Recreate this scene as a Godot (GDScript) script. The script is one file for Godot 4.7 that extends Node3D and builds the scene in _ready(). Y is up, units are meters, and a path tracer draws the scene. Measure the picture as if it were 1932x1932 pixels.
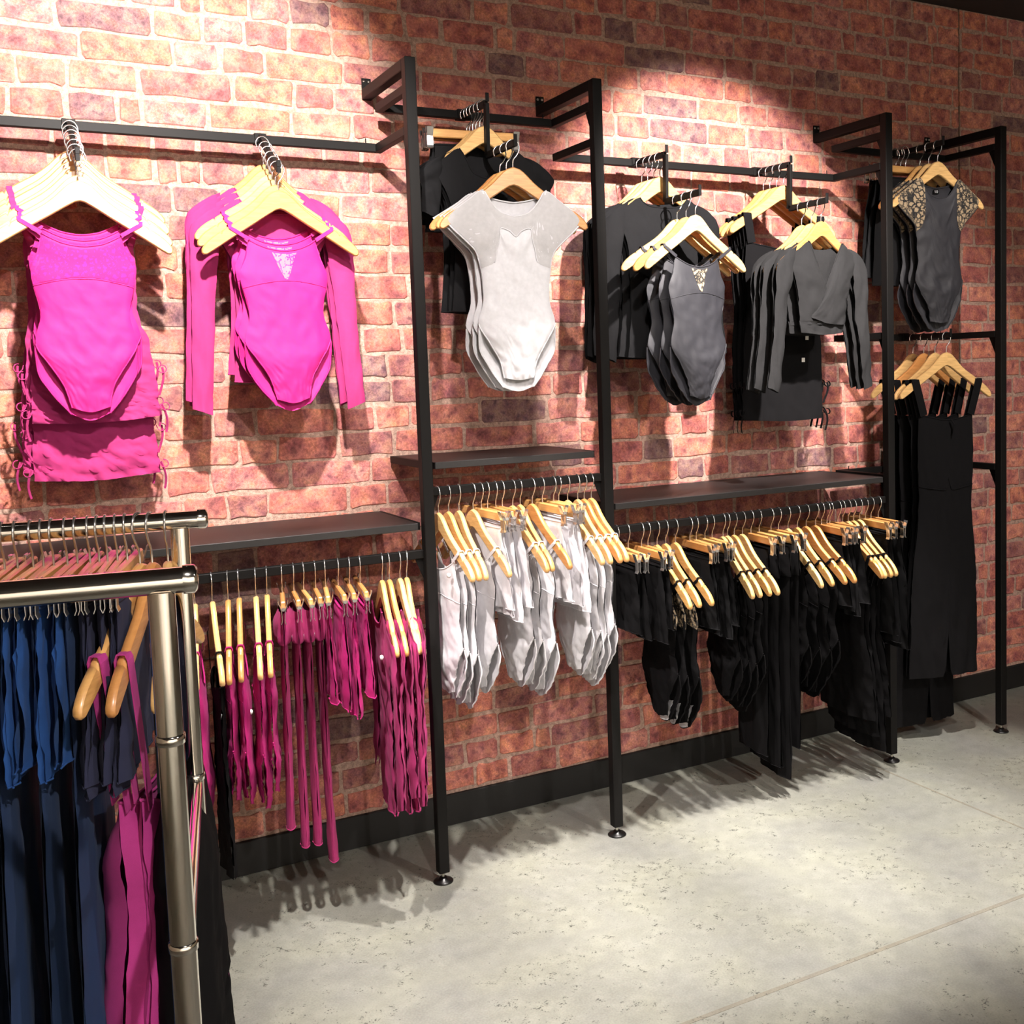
extends Node3D

# ------------------------------------------------------------------ constants
const POST_X := [0.0, 0.603, 1.811, 2.41]
const POST_Z := 0.385
const COURSE := 0.0821
const COURSE0 := 0.1068
const SEAM_X := 2.606
const CEIL := 2.98
const ORD := ["first", "second", "third", "fourth", "fifth", "sixth", "seventh", "eighth", "ninth", "tenth", "eleventh", "twelfth", "thirteenth", "fourteenth", "fifteenth", "sixteenth", "seventeenth", "eighteenth", "nineteenth", "twentieth", "twenty-first", "twenty-second", "twenty-third", "twenty-fourth", "twenty-fifth", "twenty-sixth", "twenty-seventh", "twenty-eighth", "twenty-ninth", "thirtieth", "thirty-first", "thirty-second", "thirty-third", "thirty-fourth", "thirty-fifth", "thirty-sixth"]
# camera: focal length and lens shift in pixels of the 1932 frame
const FOCAL := 2073.06
const SHIFT := Vector2(149.15, -98.75)

var cam: Camera3D
var used := {}
var nz := FastNoiseLite.new()
var rng := RandomNumberGenerator.new()
var M := {}
var T := {}          # templates of hangers and garments, copied for each hook

# ------------------------------------------------------------------ node helpers
func numbered(called: String) -> String:
	var n: int = used.get(called, 0)
	used[called] = n + 1
	return called if n == 0 else "%s_%03d" % [called, n]

func tag(o: Node, label: String, category: String, group := "", kind := "") -> Node:
	if label: o.set_meta("label", label)
	if category: o.set_meta("category", category)
	if group: o.set_meta("group", group)
	if kind: o.set_meta("kind", kind)
	return o

func thing(called: String, label: String, category: String, at := Vector3.ZERO, turn := 0.0, group := "") -> Node3D:
	var o := Node3D.new()
	o.name = numbered(called)
	add_child(o)
	o.position = at
	o.rotation.y = turn
	tag(o, label, category, group)
	return o

func part(called: String, mesh: Mesh, m: Material, parent: Node3D, at := Vector3.ZERO) -> MeshInstance3D:
	var o := MeshInstance3D.new()
	o.name = called
	o.mesh = mesh
	o.material_override = m
	o.position = at
	parent.add_child(o, true)
	return o

func struct(called: String, label: String) -> Node3D:
	var o := Node3D.new()
	o.name = called
	add_child(o)
	o.set_meta("kind", "structure")
	if label: o.set_meta("label", label)
	return o

# ------------------------------------------------------------------ mesh helpers
func mb() -> SurfaceTool:
	var st := SurfaceTool.new()
	st.begin(Mesh.PRIMITIVE_TRIANGLES)
	return st

func done(st: SurfaceTool) -> ArrayMesh:
	st.generate_normals()
	return st.commit()

func quad(st: SurfaceTool, a: Vector3, b: Vector3, c: Vector3, d: Vector3) -> void:
	for p in [a, b, c, a, c, d]:
		st.add_vertex(p)

# box with chamfered edges, centre c, full size s
func bx(st: SurfaceTool, c: Vector3, s: Vector3, bev := 0.0015, basis := Basis.IDENTITY) -> void:
	var h := s * 0.5
	var b: float = min(bev, min(h.x, min(h.y, h.z)) * 0.45)
	st.set_smooth_group(-1)
	var axes := [Vector3(1, 0, 0), Vector3(0, 1, 0), Vector3(0, 0, 1)]
	for i in 3:
		var n: Vector3 = axes[i]
		var u: Vector3 = axes[(i + 1) % 3]
		var v: Vector3 = axes[(i + 2) % 3]
		var hn: float = h[i]
		var hu: float = h[(i + 1) % 3]
		var hv: float = h[(i + 2) % 3]
		for sg in [-1.0, 1.0]:
			var q := []
			for k in [[-1, -1], [1, -1], [1, 1], [-1, 1]]:
				q.append(c + basis * (n * hn * sg + u * (hu - b) * k[0] + v * (hv - b) * k[1]))
			if sg > 0: quad(st, q[0], q[3], q[2], q[1])
			else: quad(st, q[0], q[1], q[2], q[3])
			# edge chamfers (towards +-u only, covers all 12 edges once)
			for su in [-1.0, 1.0]:
				var a1: Vector3 = n * hn * sg + u * (hu - b) * su
				var a2: Vector3 = n * (hn - b) * sg + u * hu * su
				var w: Vector3 = v * (hv - b)
				var e := [c + basis * (a1 - w), c + basis * (a1 + w), c + basis * (a2 + w), c + basis * (a2 - w)]
				if sg * su > 0: quad(st, e[0], e[1], e[2], e[3])
				else: quad(st, e[0], e[3], e[2], e[1])
	for sx in [-1.0, 1.0]:
		for sy in [-1.0, 1.0]:
			for sz in [-1.0, 1.0]:
				var p1 := c + basis * Vector3(h.x * sx, (h.y - b) * sy, (h.z - b) * sz)
				var p2 := c + basis * Vector3((h.x - b) * sx, h.y * sy, (h.z - b) * sz)
				var p3 := c + basis * Vector3((h.x - b) * sx, (h.y - b) * sy, h.z * sz)
				var tri := [p1, p2, p3] if sx * sy * sz < 0 else [p1, p3, p2]
				for p in tri: st.add_vertex(p)

func box_mesh(s: Vector3, bev := 0.0015, c := Vector3.ZERO) -> ArrayMesh:
	var st := mb()
	bx(st, c, s, bev)
	return done(st)

# bar between two points with a rectangular section w (sideways) x t (up-ish)
func bar(st: SurfaceTool, a: Vector3, b: Vector3, w: float, t: float, bev := 0.0015) -> void:
	var d := b - a
	var z := d.normalized()
	var up := Vector3.UP if abs(z.y) < 0.95 else Vector3(0, 0, 1)
	var x := up.cross(z).normalized()
	var y := z.cross(x).normalized()
	bx(st, (a + b) * 0.5, Vector3(w, t, d.length()), bev, Basis(x, y, z))

# tube along a path
func tube(st: SurfaceTool, path: PackedVector3Array, r: float, sides := 8, caps := true) -> void:
	st.set_smooth_group(1)
	var rings := []
	var n := path.size()
	var prev := Vector3.ZERO
	for i in n:
		var d := (path[min(i + 1, n - 1)] - path[max(i - 1, 0)]).normalized()
		var ref := prev
		if i == 0:
			ref = Vector3.UP if abs(d.y) < 0.9 else Vector3(1, 0, 0)
		var x := (ref - d * ref.dot(d)).normalized()
		prev = x
		var y := d.cross(x)
		var ring := []
		for k in sides:
			var a := TAU * k / sides
			ring.append(path[i] + (x * cos(a) + y * sin(a)) * r)
		rings.append(ring)
	for i in n - 1:
		for k in sides:
			var k2 := (k + 1) % sides
			quad(st, rings[i][k], rings[i + 1][k], rings[i + 1][k2], rings[i][k2])
	if caps:
		st.set_smooth_group(-1)
		for k in sides:
			var k2 := (k + 1) % sides
			for p in [path[0], rings[0][k], rings[0][k2]]: st.add_vertex(p)
			for p in [path[n - 1], rings[n - 1][k2], rings[n - 1][k]]: st.add_vertex(p)

func tube_mesh(path: PackedVector3Array, r: float, sides := 8) -> ArrayMesh:
	var st := mb()
	tube(st, path, r, sides)
	return done(st)

# lathe round y: profile of (radius, y)
func lathe(st: SurfaceTool, prof: Array, seg := 20, c := Vector3.ZERO, basis := Basis.IDENTITY, smooth := true) -> void:
	st.set_smooth_group(2 if smooth else -1)
	for i in prof.size() - 1:
		var p: Vector2 = prof[i]
		var q: Vector2 = prof[i + 1]
		for k in seg:
			var a := TAU * k / seg
			var b := TAU * (k + 1) / seg
			var p1 := c + basis * Vector3(p.x * cos(a), p.y, p.x * sin(a))
			var p2 := c + basis * Vector3(p.x * cos(b), p.y, p.x * sin(b))
			var q1 := c + basis * Vector3(q.x * cos(a), q.y, q.x * sin(a))
			var q2 := c + basis * Vector3(q.x * cos(b), q.y, q.x * sin(b))
			quad(st, p1, q1, q2, p2)

# extrude a polygon (xy) to thickness t along z with a small bevel
func extrude(st: SurfaceTool, poly: PackedVector2Array, t: float, bev: float) -> void:
	var n := poly.size()
	var ins := PackedVector2Array()
	var ccw := not Geometry2D.is_polygon_clockwise(poly)
	for i in n:
		var a := poly[(i + n - 1) % n]
		var b := poly[i]
		var c := poly[(i + 1) % n]
		var n1 := (b - a).orthogonal().normalized()
		var n2 := (c - b).orthogonal().normalized()
		ins.append(b + (n1 + n2).normalized() * bev)
	# make sure the inset really shrinks the outline
	var ar := 0.0
	var ar2 := 0.0
	for i in n:
		ar += poly[i].cross(poly[(i + 1) % n])
		ar2 += ins[i].cross(ins[(i + 1) % n])
	if abs(ar2) > abs(ar):
		for i in n: ins[i] = poly[i] * 2.0 - ins[i]
	var idx := Geometry2D.triangulate_polygon(ins)
	st.set_smooth_group(-1)
	for k in range(0, idx.size(), 3):
		var a := ins[idx[k]]
		var b := ins[idx[k + 1]]
		var c := ins[idx[k + 2]]
		var f := (b - a).cross(c - a) > 0
		var tri := [a, c, b] if f else [a, b, c]
		for p in tri: st.add_vertex(Vector3(p.x, p.y, t * 0.5))
		tri.reverse()
		for p in tri: st.add_vertex(Vector3(p.x, p.y, -t * 0.5))
	st.set_smooth_group(3)
	var h := t * 0.5
	for i in n:
		var j := (i + 1) % n
		var layers := [[ins[i], ins[j], h], [poly[i], poly[j], h - bev], [poly[i], poly[j], -h + bev], [ins[i], ins[j], -h]]
		for l in 3:
			var A: Array = layers[l]
			var B: Array = layers[l + 1]
			var v1 := Vector3(A[0].x, A[0].y, A[2])
			var v2 := Vector3(A[1].x, A[1].y, A[2])
			var v3 := Vector3(B[1].x, B[1].y, B[2])
			var v4 := Vector3(B[0].x, B[0].y, B[2])
			if ccw: quad(st, v1, v2, v3, v4)
			else: quad(st, v1, v4, v3, v2)

# smooth curve through knots [[t, value], ...]
func cv(k: Array, t: float) -> float:
	var n := k.size()
	if t <= k[0][0]: return k[0][1]
	if t >= k[n - 1][0]: return k[n - 1][1]
	var i := 0
	while t > k[i + 1][0]: i += 1
	var h: float = k[i + 1][0] - k[i][0]
	var s: float = (t - k[i][0]) / h
	var d: float = (k[i + 1][1] - k[i][1]) / h
	var m0 := d
	var m1 := d
	if i > 0:
		var dp: float = (k[i][1] - k[i - 1][1]) / (k[i][0] - k[i - 1][0])
		m0 = 0.0 if dp * d <= 0 else 2.0 * dp * d / (dp + d)
	if i < n - 2:
		var dn: float = (k[i + 2][1] - k[i + 1][1]) / (k[i + 2][0] - k[i + 1][0])
		m1 = 0.0 if dn * d <= 0 else 2.0 * dn * d / (dn + d)
	var s2 := s * s
	var s3 := s2 * s
	return k[i][1] * (2 * s3 - 3 * s2 + 1) + m0 * h * (s3 - 2 * s2 + s) + k[i + 1][1] * (-2 * s3 + 3 * s2) + m1 * h * (s3 - s2)

# ------------------------------------------------------------------ cloth
# A panel of cloth. sp: top/bot [[u, y]], left/right [[v, x]], depth [[v, d]], open [[v, gap]],
# fold (amplitude), fx, fy (fold frequencies), seed, sway
func cloth_point(sp: Dictionary, side: float, u: float, v: float) -> Vector3:
	var xl := cv(sp.left, v)
	var xr: float = cv(sp.right, v) if sp.has("right") else -xl
	var x := lerpf(xl, xr, u)
	var y := lerpf(cv(sp.top, u), cv(sp.bot, u), v)
	var s := 2.0 * u - 1.0
	var z: float = side * (cv(sp.depth, v) * lerpf(1.0, sp.th, smoothstep(0.0, 0.12, v)) * pow(max(0.0, 1.0 - s * s), 0.6) + (cv(sp.open, v) if sp.has("open") else 0.0))
	var sd: float = sp.get("seed", 1.0)
	var am: float = sp.get("fold", 0.004) * lerpf(sp.get("fold0", 0.35), 1.0, v)
	var fx: float = sp.get("fx", 22.0)
	var fy: float = sp.get("fy", 4.0)
	var edge: float = sp.get("edge", 0.5)
	z += am * nz.get_noise_3d(x * fx, y * fy, sd * 17.3) * (1.0 - (1.0 - edge) * pow(abs(s), 4.0))
	z += am * 0.35 * nz.get_noise_3d(x * fx * 2.1 + y * 9.0, y * fy * 3.0, sd * 31.7 + side)
	# soft creases: ridges of a slanting noise, and gathers near the hem
	var cr: float = sp.get("crease", 0.0025)
	var q1 := nz.get_noise_3d(x * 11.0 + y * 5.0, y * 9.0 - x * 6.0, sd * 3.3 + side * 2.0)
	z += side * cr * (1.0 - 3.0 * min(abs(q1), 0.5)) * smoothstep(0.0, 0.2, v)
	var gt: float = sp.get("gather", 0.0)
	if gt > 0.0:
		z += gt * smoothstep(0.55, 0.95, v) * nz.get_noise_3d(x * 16.0, y * 75.0 + x * x * 420.0, sd * 9.1)
	x += sp.get("wob", 0.002) * nz.get_noise_3d(y * 14.0, u * 3.0, sd * 5.1)
	z += sp.get("sway", 0.0) * v * v
	return Vector3(x, y, z)

func cloth_mesh(sp: Dictionary, side: float) -> ArrayMesh:
	if not sp.has("th"): sp["th"] = thick
	var nu: int = sp.get("nu", 18)
	var nv: int = sp.get("nv", 22)
	var st := mb()
	st.set_smooth_group(1)
	var g := []
	for j in nv + 1:
		var row := []
		for i in nu + 1:
			row.append(cloth_point(sp, side, float(i) / nu, float(j) / nv))
		g.append(row)
	for j in nv:
		for i in nu:
			if side > 0: quad(st, g[j][i], g[j][i + 1], g[j + 1][i + 1], g[j + 1][i])
			else: quad(st, g[j][i], g[j + 1][i], g[j + 1][i + 1], g[j][i + 1])
	return done(st)

# a rolled edge along part of a panel: which = "top", "bot", "left", "right"
func cloth_edge(sp: Dictionary, side: float, which: String, a := 0.0, b := 1.0, n := 18) -> PackedVector3Array:
	if not sp.has("th"): sp["th"] = thick
	var out := PackedVector3Array()
	for i in n + 1:
		var t := lerpf(a, b, float(i) / n)
		match which:
			"top": out.append(cloth_point(sp, side, t, 0.0))
			"bot": out.append(cloth_point(sp, side, t, 1.0))
			"left": out.append(cloth_point(sp, side, 0.0, t))
			_: out.append(cloth_point(sp, side, 1.0, t))
	return out

# ribbon along a path, width along axis
func ribbon(st: SurfaceTool, path: PackedVector3Array, w: float, t: float, axis := Vector3(1, 0, 0)) -> void:
	var n := path.size()
	st.set_smooth_group(-1)
	var r := []
	for i in n:
		var d := (path[min(i + 1, n - 1)] - path[max(i - 1, 0)]).normalized()
		var ax := (axis - d * axis.dot(d)).normalized()
		var up := d.cross(ax).normalized()
		r.append([path[i] + ax * w * 0.5 + up * t * 0.5, path[i] - ax * w * 0.5 + up * t * 0.5, path[i] - ax * w * 0.5 - up * t * 0.5, path[i] + ax * w * 0.5 - up * t * 0.5])
	for i in n - 1:
		for k in 4:
			var k2 := (k + 1) % 4
			quad(st, r[i][k], r[i + 1][k], r[i + 1][k2], r[i][k2])

# height of the top edge of a wooden hanger at x (apex = 0)
func htop(x: float) -> float:
	return cv([[0.0, 0.0], [0.02, -0.006], [0.04, -0.022], [0.06, -0.042], [0.09, -0.066], [0.13, -0.090], [0.17, -0.115], [0.205, -0.138], [0.226, -0.164]], abs(x) / 0.96)

func strap(parent: Node3D, m: Material, x_low: float, y_low: float, z_f: float, x_top: float, z_b: float, w := 0.011, y_back := 0.0) -> void:
	var yt := htop(x_top) + 0.0025
	var yb := y_low if y_back == 0.0 else y_back
	var p := PackedVector3Array()
	for i in 6:
		var t := i / 5.0
		p.append(Vector3(lerpf(x_low, x_top, t), lerpf(y_low, yt - 0.008, t), lerpf(z_f, 0.0092, pow(t, 0.7))))
	p.append(Vector3(x_top, yt, 0.006))
	p.append(Vector3(x_top, yt + 0.0005, 0.0))
	p.append(Vector3(x_top, yt, -0.006))
	for i in 6:
		var t := 1.0 - i / 5.0
		p.append(Vector3(lerpf(x_low, x_top, t), lerpf(yb, yt - 0.008, t), lerpf(-z_b, -0.0092, pow(t, 0.7))))
	var st := mb()
	ribbon(st, p, w, 0.0018)
	part("strap", done(st), m, parent)

# ------------------------------------------------------------------ materials
func noise_image(w: int, seed_: int, freq: float, oct := 4, type := FastNoiseLite.TYPE_SIMPLEX_SMOOTH) -> Image:
	var f := FastNoiseLite.new()
	f.noise_type = type
	f.seed = seed_
	f.frequency = freq
	f.fractal_octaves = oct
	return f.get_seamless_image(w, w)

func mat(c: Color, rough := 0.8, metal := 0.0) -> StandardMaterial3D:
	var m := StandardMaterial3D.new()
	m.albedo_color = c
	m.roughness = rough
	m.metallic = metal
	m.cull_mode = BaseMaterial3D.CULL_DISABLED
	return m

func fabric(c: Color, rough := 0.85, rim := 0.25) -> StandardMaterial3D:
	var m := mat(c, rough)
	if rim > 0.0:
		m.rim_enabled = true
		m.rim = rim
		m.rim_tint = 0.6
	m.albedo_texture = T_weave
	m.uv1_triplanar = true
	m.uv1_scale = Vector3(9, 9, 9)
	return m

var T_weave: ImageTexture
var T_brick := []
var T_brick_h: ImageTexture
var T_mortar: ImageTexture
var T_wood: ImageTexture
var T_floor: ImageTexture
var T_floor_h: ImageTexture

func make_textures() -> void:
	# cloth: faint mottling and fine thread noise
	var a := noise_image(256, 3, 0.02, 3)
	var b := noise_image(256, 4, 0.35, 1)
	var im := Image.create(256, 256, false, Image.FORMAT_RGB8)
	for y in 256:
		for x in 256:
			var v := 0.92 + 0.06 * (a.get_pixel(x, y).r - 0.5) + 0.10 * (b.get_pixel(x, y).r - 0.5)
			im.set_pixel(x, y, Color(v, v, v))
	im.generate_mipmaps()
	T_weave = ImageTexture.create_from_image(im)
	# brick faces: mottled, with sooty stains and pale scuffs
	for k in 2:
		var n1 := noise_image(512, 11 + k, 0.012, 4)
		var n2 := noise_image(512, 21 + k, 0.09, 3)
		var n3 := noise_image(512, 31 + k, 0.02, 5)
		var n4 := noise_image(512, 41 + k, 0.28, 2)
		var bi := Image.create(512, 512, false, Image.FORMAT_RGB8)
		for y in 512:
			for x in 512:
				var m1 := n1.get_pixel(x, y).r
				var m2 := n2.get_pixel(x, y).r
				var m3 := n3.get_pixel(x, y).r
				var m4 := n4.get_pixel(x, y).r
				var v := 0.80 + 0.34 * (m1 - 0.5) + 0.28 * (m2 - 0.5) + 0.24 * (m4 - 0.5)
				var c := Color(v, v * (0.97 + 0.18 * (m1 - 0.5)), v * (0.97 + 0.20 * (m3 - 0.5)))
				var soot := smoothstep(0.60, 0.80, m3 * 0.75 + m2 * 0.25) * 0.45
				c = c.lerp(Color(0.30, 0.27, 0.30), soot)
				var pale := smoothstep(0.66, 0.80, m2) * smoothstep(0.45, 0.2, m3) * 0.5
				c = c.lerp(Color(1.0, 0.98, 0.95), pale)
				bi.set_pixel(x, y, c)
		bi.generate_mipmaps()
		T_brick.append(ImageTexture.create_from_image(bi))
	var h1 := noise_image(512, 51, 0.05, 4)
	var h2 := noise_image(512, 52, 0.25, 2)
	var hi := Image.create(512, 512, false, Image.FORMAT_RGB8)
	var mi := Image.create(512, 512, false, Image.FORMAT_RGB8)
	for y in 512:
		for x in 512:
			var v := 0.65 * h1.get_pixel(x, y).r + 0.35 * h2.get_pixel(x, y).r
			hi.set_pixel(x, y, Color(v, v, v))
			var w := 0.80 + 0.30 * (h1.get_pixel(x, y).r - 0.5) + 0.28 * (h2.get_pixel(x, y).r - 0.5)
			mi.set_pixel(x, y, Color(w, w * 0.985, w * 0.96))
	mi.generate_mipmaps()
	hi.generate_mipmaps()
	T_brick_h = ImageTexture.create_from_image(hi)
	T_mortar = ImageTexture.create_from_image(mi)
	# wood: streaks along x
	var wi := Image.create(256, 256, false, Image.FORMAT_RGB8)
	var wn := FastNoiseLite.new()
	wn.seed = 5
	wn.frequency = 1.0
	for y in 256:
		for x in 256:
			var s := wn.get_noise_2d(x * 0.012, y * 0.13) * 0.6 + wn.get_noise_2d(x * 0.03 + 50, y * 0.45) * 0.4
			var v := 0.90 + 0.13 * s
			wi.set_pixel(x, y, Color(v, v * (0.985 + 0.05 * s), v * (0.95 + 0.09 * s)))
	wi.generate_mipmaps()
	T_wood = ImageTexture.create_from_image(wi)
	# concrete: cloudy greys, clustered dark pits, fine grain
	var f1 := noise_image(1024, 61, 0.0045, 5)
	var f2 := noise_image(1024, 62, 0.02, 4)
	var f3 := noise_image(1024, 63, 0.22, 2)
	var f4 := noise_image(1024, 64, 0.11, 2, FastNoiseLite.TYPE_VALUE_CUBIC)
	var fi := Image.create(1024, 1024, false, Image.FORMAT_RGB8)
	var fh := Image.create(1024, 1024, false, Image.FORMAT_RGB8)
	for y in 1024:
		for x in 1024:
			var c1 := f1.get_pixel(x, y).r
			var c2 := f2.get_pixel(x, y).r
			var c3 := f3.get_pixel(x, y).r
			var v := 0.82 + 0.12 * (c1 - 0.5) + 0.10 * (c2 - 0.5) + 0.12 * (c3 - 0.5)
			var c := Color(v, v * 1.0, v * (0.975 - 0.06 * (c1 - 0.5)))
			var pit: float = smoothstep(0.635, 0.70, c3 * 0.55 + f4.get_pixel(x, y).r * 0.45) * smoothstep(0.46, 0.60, c1 * 0.5 + c2 * 0.5)
			c = c.lerp(Color(0.34, 0.34, 0.33), pit * 0.75)
			fi.set_pixel(x, y, c)
			var hv: float = 0.6 + 0.3 * (c3 - 0.5) - 0.5 * pit
			fh.set_pixel(x, y, Color(hv, hv, hv))
	fi.generate_mipmaps()
	fh.generate_mipmaps()
	T_floor = ImageTexture.create_from_image(fi)
	T_floor_h = ImageTexture.create_from_image(fh)

func world_tex(m: StandardMaterial3D, tex: Texture2D, per_m: float) -> StandardMaterial3D:
	m.albedo_texture = tex
	m.uv1_triplanar = true
	m.uv1_world_triplanar = true
	m.uv1_scale = Vector3.ONE * per_m
	return m

func relief(m: StandardMaterial3D, tex: Texture2D, cm: float) -> StandardMaterial3D:
	m.heightmap_enabled = true
	m.heightmap_texture = tex
	m.heightmap_scale = cm
	return m

# lace: dark or coloured threads making flowers over a light ground
func lace_tex(thread: Color, ground: Color, seed_: int, net_width := -0.66, flowers := 20) -> ImageTexture:
	var im := Image.create(256, 256, false, Image.FORMAT_RGB8)
	im.fill(ground)
	var r := RandomNumberGenerator.new()
	r.seed = seed_
	var net := FastNoiseLite.new()
	net.seed = seed_
	net.noise_type = FastNoiseLite.TYPE_CELLULAR
	net.cellular_return_type = FastNoiseLite.RETURN_DISTANCE2_SUB
	net.frequency = 0.032
	for y in 256:
		for x in 256:
			var d := net.get_noise_2d(x, y)
			if d < net_width: im.set_pixel(x, y, thread)
	for k in flowers:
		var c := Vector2(r.randf() * 256, r.randf() * 256)
		var rad := r.randf_range(14, 24)
		var ph := r.randf() * TAU
		for dy in range(-26, 27):
			for dx in range(-26, 27):
				var q := Vector2(dx, dy)
				var lim := rad * (0.62 + 0.38 * cos(5.0 * q.angle() + ph))
				if q.length() < lim and not (q.length() > 4.0 and q.length() < 6.5):
					im.set_pixel(posmod(int(c.x) + dx, 256), posmod(int(c.y) + dy, 256), thread)
	im.generate_mipmaps()
	return ImageTexture.create_from_image(im)

func make_materials() -> void:
	M.steel = mat(Color(0.085, 0.082, 0.08), 0.5)
	M.steel.metallic_specular = 0.22
	M.board = mat(Color(0.13, 0.125, 0.125), 0.5)
	M.board.albedo_texture = T_weave
	M.board.uv1_triplanar = true
	M.chrome = mat(Color(0.80, 0.795, 0.79), 0.18, 0.9)
	M.chrome_tube = mat(Color(0.90, 0.88, 0.85), 0.11, 1.0)
	M.zinc = mat(Color(0.75, 0.74, 0.70), 0.3, 1.0)
	M.wood = mat(Color(0.93, 0.72, 0.45), 0.38)
	M.wood.albedo_texture = T_wood
	M.wood.uv1_triplanar = true
	M.wood.uv1_scale = Vector3(3, 3, 3)
	M.wood.clearcoat_enabled = true
	M.wood.clearcoat = 0.5
	M.wood.clearcoat_roughness = 0.2
	M.wood_pale = M.wood.duplicate()
	M.wood_pale.albedo_color = Color(0.95, 0.78, 0.53)
	M.wood_red = M.wood.duplicate()
	M.wood_red.albedo_color = Color(0.87, 0.62, 0.37)
	M.base = mat(Color(0.045, 0.043, 0.042), 0.6)
	M.black_plastic = mat(Color(0.05, 0.05, 0.05), 0.3)
	M.fuchsia = fabric(Color(0.77, 0.055, 0.46), 0.75, 0.12)
	M.fuchsia_dark = fabric(Color(0.74, 0.055, 0.45), 0.75, 0.2)
	M.berry = fabric(Color(0.68, 0.16, 0.42), 0.9, 0.15)
	M.orchid = fabric(Color(0.76, 0.22, 0.56), 0.9, 0.25)
	M.white = fabric(Color(0.90, 0.895, 0.91), 0.85, 0.05)
	M.white_body = fabric(Color(0.83, 0.83, 0.845), 0.85, 0.05)
	M.mesh_white = fabric(Color(0.74, 0.735, 0.74), 0.9, 0.0)
	M.white_net = fabric(Color(0.94, 0.93, 0.945), 0.9, 0.1)
	M.white_net.backlight_enabled = true
	M.white_net.backlight = Color(0.4, 0.4, 0.4)
	M.black = fabric(Color(0.085, 0.083, 0.088), 0.95, 0.0)
	M.black_soft = fabric(Color(0.115, 0.115, 0.12), 0.95, 0.0)
	M.charcoal = fabric(Color(0.182, 0.182, 0.185), 0.95, 0.0)
	M.satin = fabric(Color(0.155, 0.155, 0.178), 0.65, 0.0)
	M.blue = fabric(Color(0.06, 0.27, 0.53), 0.9, 0.25)
	M.blue_dark = fabric(Color(0.05, 0.17, 0.33), 0.9, 0.2)
	M.navy = fabric(Color(0.125, 0.14, 0.25), 0.95, 0.05)
	for k in ["black", "black_soft", "charcoal"]: M[k].metallic_specular = 0.2
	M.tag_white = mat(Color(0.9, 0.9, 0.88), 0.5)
	M.print_white = mat(Color(0.85, 0.85, 0.85), 0.6)
	M.lace_black = mat(Color.WHITE, 0.85)
	M.lace_black.albedo_texture = lace_tex(Color(0.10, 0.10, 0.105), Color(0.66, 0.58, 0.46), 4, -0.74, 12)
	M.lace_black.uv1_triplanar = true
	M.lace_black.uv1_scale = Vector3.ONE * 6.5
	M.lace_pink = mat(Color.WHITE, 0.85)
	M.lace_pink.albedo_texture = lace_tex(Color(0.77, 0.06, 0.47), Color(0.80, 0.42, 0.47), 9, -0.84, 11)
	M.lace_pink.uv1_triplanar = true
	M.lace_pink.uv1_scale = Vector3.ONE * 7.0
	M.lace_tone = mat(Color.WHITE, 0.85)
	M.lace_tone.albedo_texture = lace_tex(Color(0.66, 0.045, 0.39), Color(0.79, 0.07, 0.48), 12)
	M.lace_tone.uv1_triplanar = true
	M.lace_tone.uv1_scale = Vector3.ONE * 9.0
	M.plaster = mat(Color(0.90, 0.87, 0.81), 0.9)
	M.ceiling = mat(Color(0.16, 0.15, 0.145), 0.9)
	M.concrete = relief(world_tex(mat(Color(0.585, 0.592, 0.565), 0.5), T_floor, 0.62), T_floor_h, 0.12)
	M.joint = world_tex(mat(Color(0.535, 0.52, 0.475), 0.7), T_floor, 0.62)
	M.mortar = relief(world_tex(mat(Color(0.83, 0.70, 0.645), 0.95), T_mortar, 2.2), T_brick_h, 0.35)
	M.dark_gap = mat(Color(0.03, 0.025, 0.025), 0.9)
	var tones := [Color(0.87, 0.55, 0.49), Color(0.83, 0.51, 0.46), Color(0.91, 0.60, 0.52), Color(0.81, 0.52, 0.48), Color(0.87, 0.58, 0.54), Color(0.75, 0.51, 0.48), Color(0.63, 0.48, 0.47), Color(0.90, 0.57, 0.48)]
	M.brick = []
	for i in tones.size():
		M.brick.append(relief(world_tex(mat(tones[i], 0.9), T_brick[i % 2], 1.7 + 0.13 * i), T_brick_h, 0.25))

# ------------------------------------------------------------------ hangers
var called_as := {}
var thick := 1.0
func proto(key: String, called: String) -> Node3D:
	var o := Node3D.new()
	T[key] = o
	called_as[key] = called
	return o

func place(key: String, at: Vector3, turn: float, label: String, category: String, group: String, lean := 0.0, roll := 0.0) -> Node3D:
	var o: Node3D = T[key].duplicate()
	o.name = numbered(called_as[key])
	add_child(o)
	o.position = at
	o.rotation = Vector3(lean, turn, roll)
	tag(o, label, category, group)
	return o

func hook_mesh() -> ArrayMesh:
	var c := Curve3D.new()
	for p in [[0, -0.012], [0, 0.018], [0.010, 0.032], [0.018, 0.047], [0.019, 0.060], [0.012, 0.073], [0, 0.0778], [-0.012, 0.073], [-0.019, 0.061], [-0.0165, 0.048]]:
		c.add_point(Vector3(p[0], p[1], 0))
	for i in range(1, c.point_count - 1):
		var d := (c.get_point_position(i + 1) - c.get_point_position(i - 1)) * 0.18
		c.set_point_in(i, -d)
		c.set_point_out(i, d)
	var path := PackedVector3Array()
	for i in 25:
		path.append(c.samplef((c.point_count - 1) * i / 24.0))
	var st := mb()
	tube(st, path, 0.0019, 6)
	# rounded end
	lathe(st, [Vector2(0, 0.003), Vector2(0.0022, 0.0018), Vector2(0.003, 0), Vector2(0.0022, -0.0018), Vector2(0, -0.003)], 8, path[24])
	return done(st)

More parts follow.
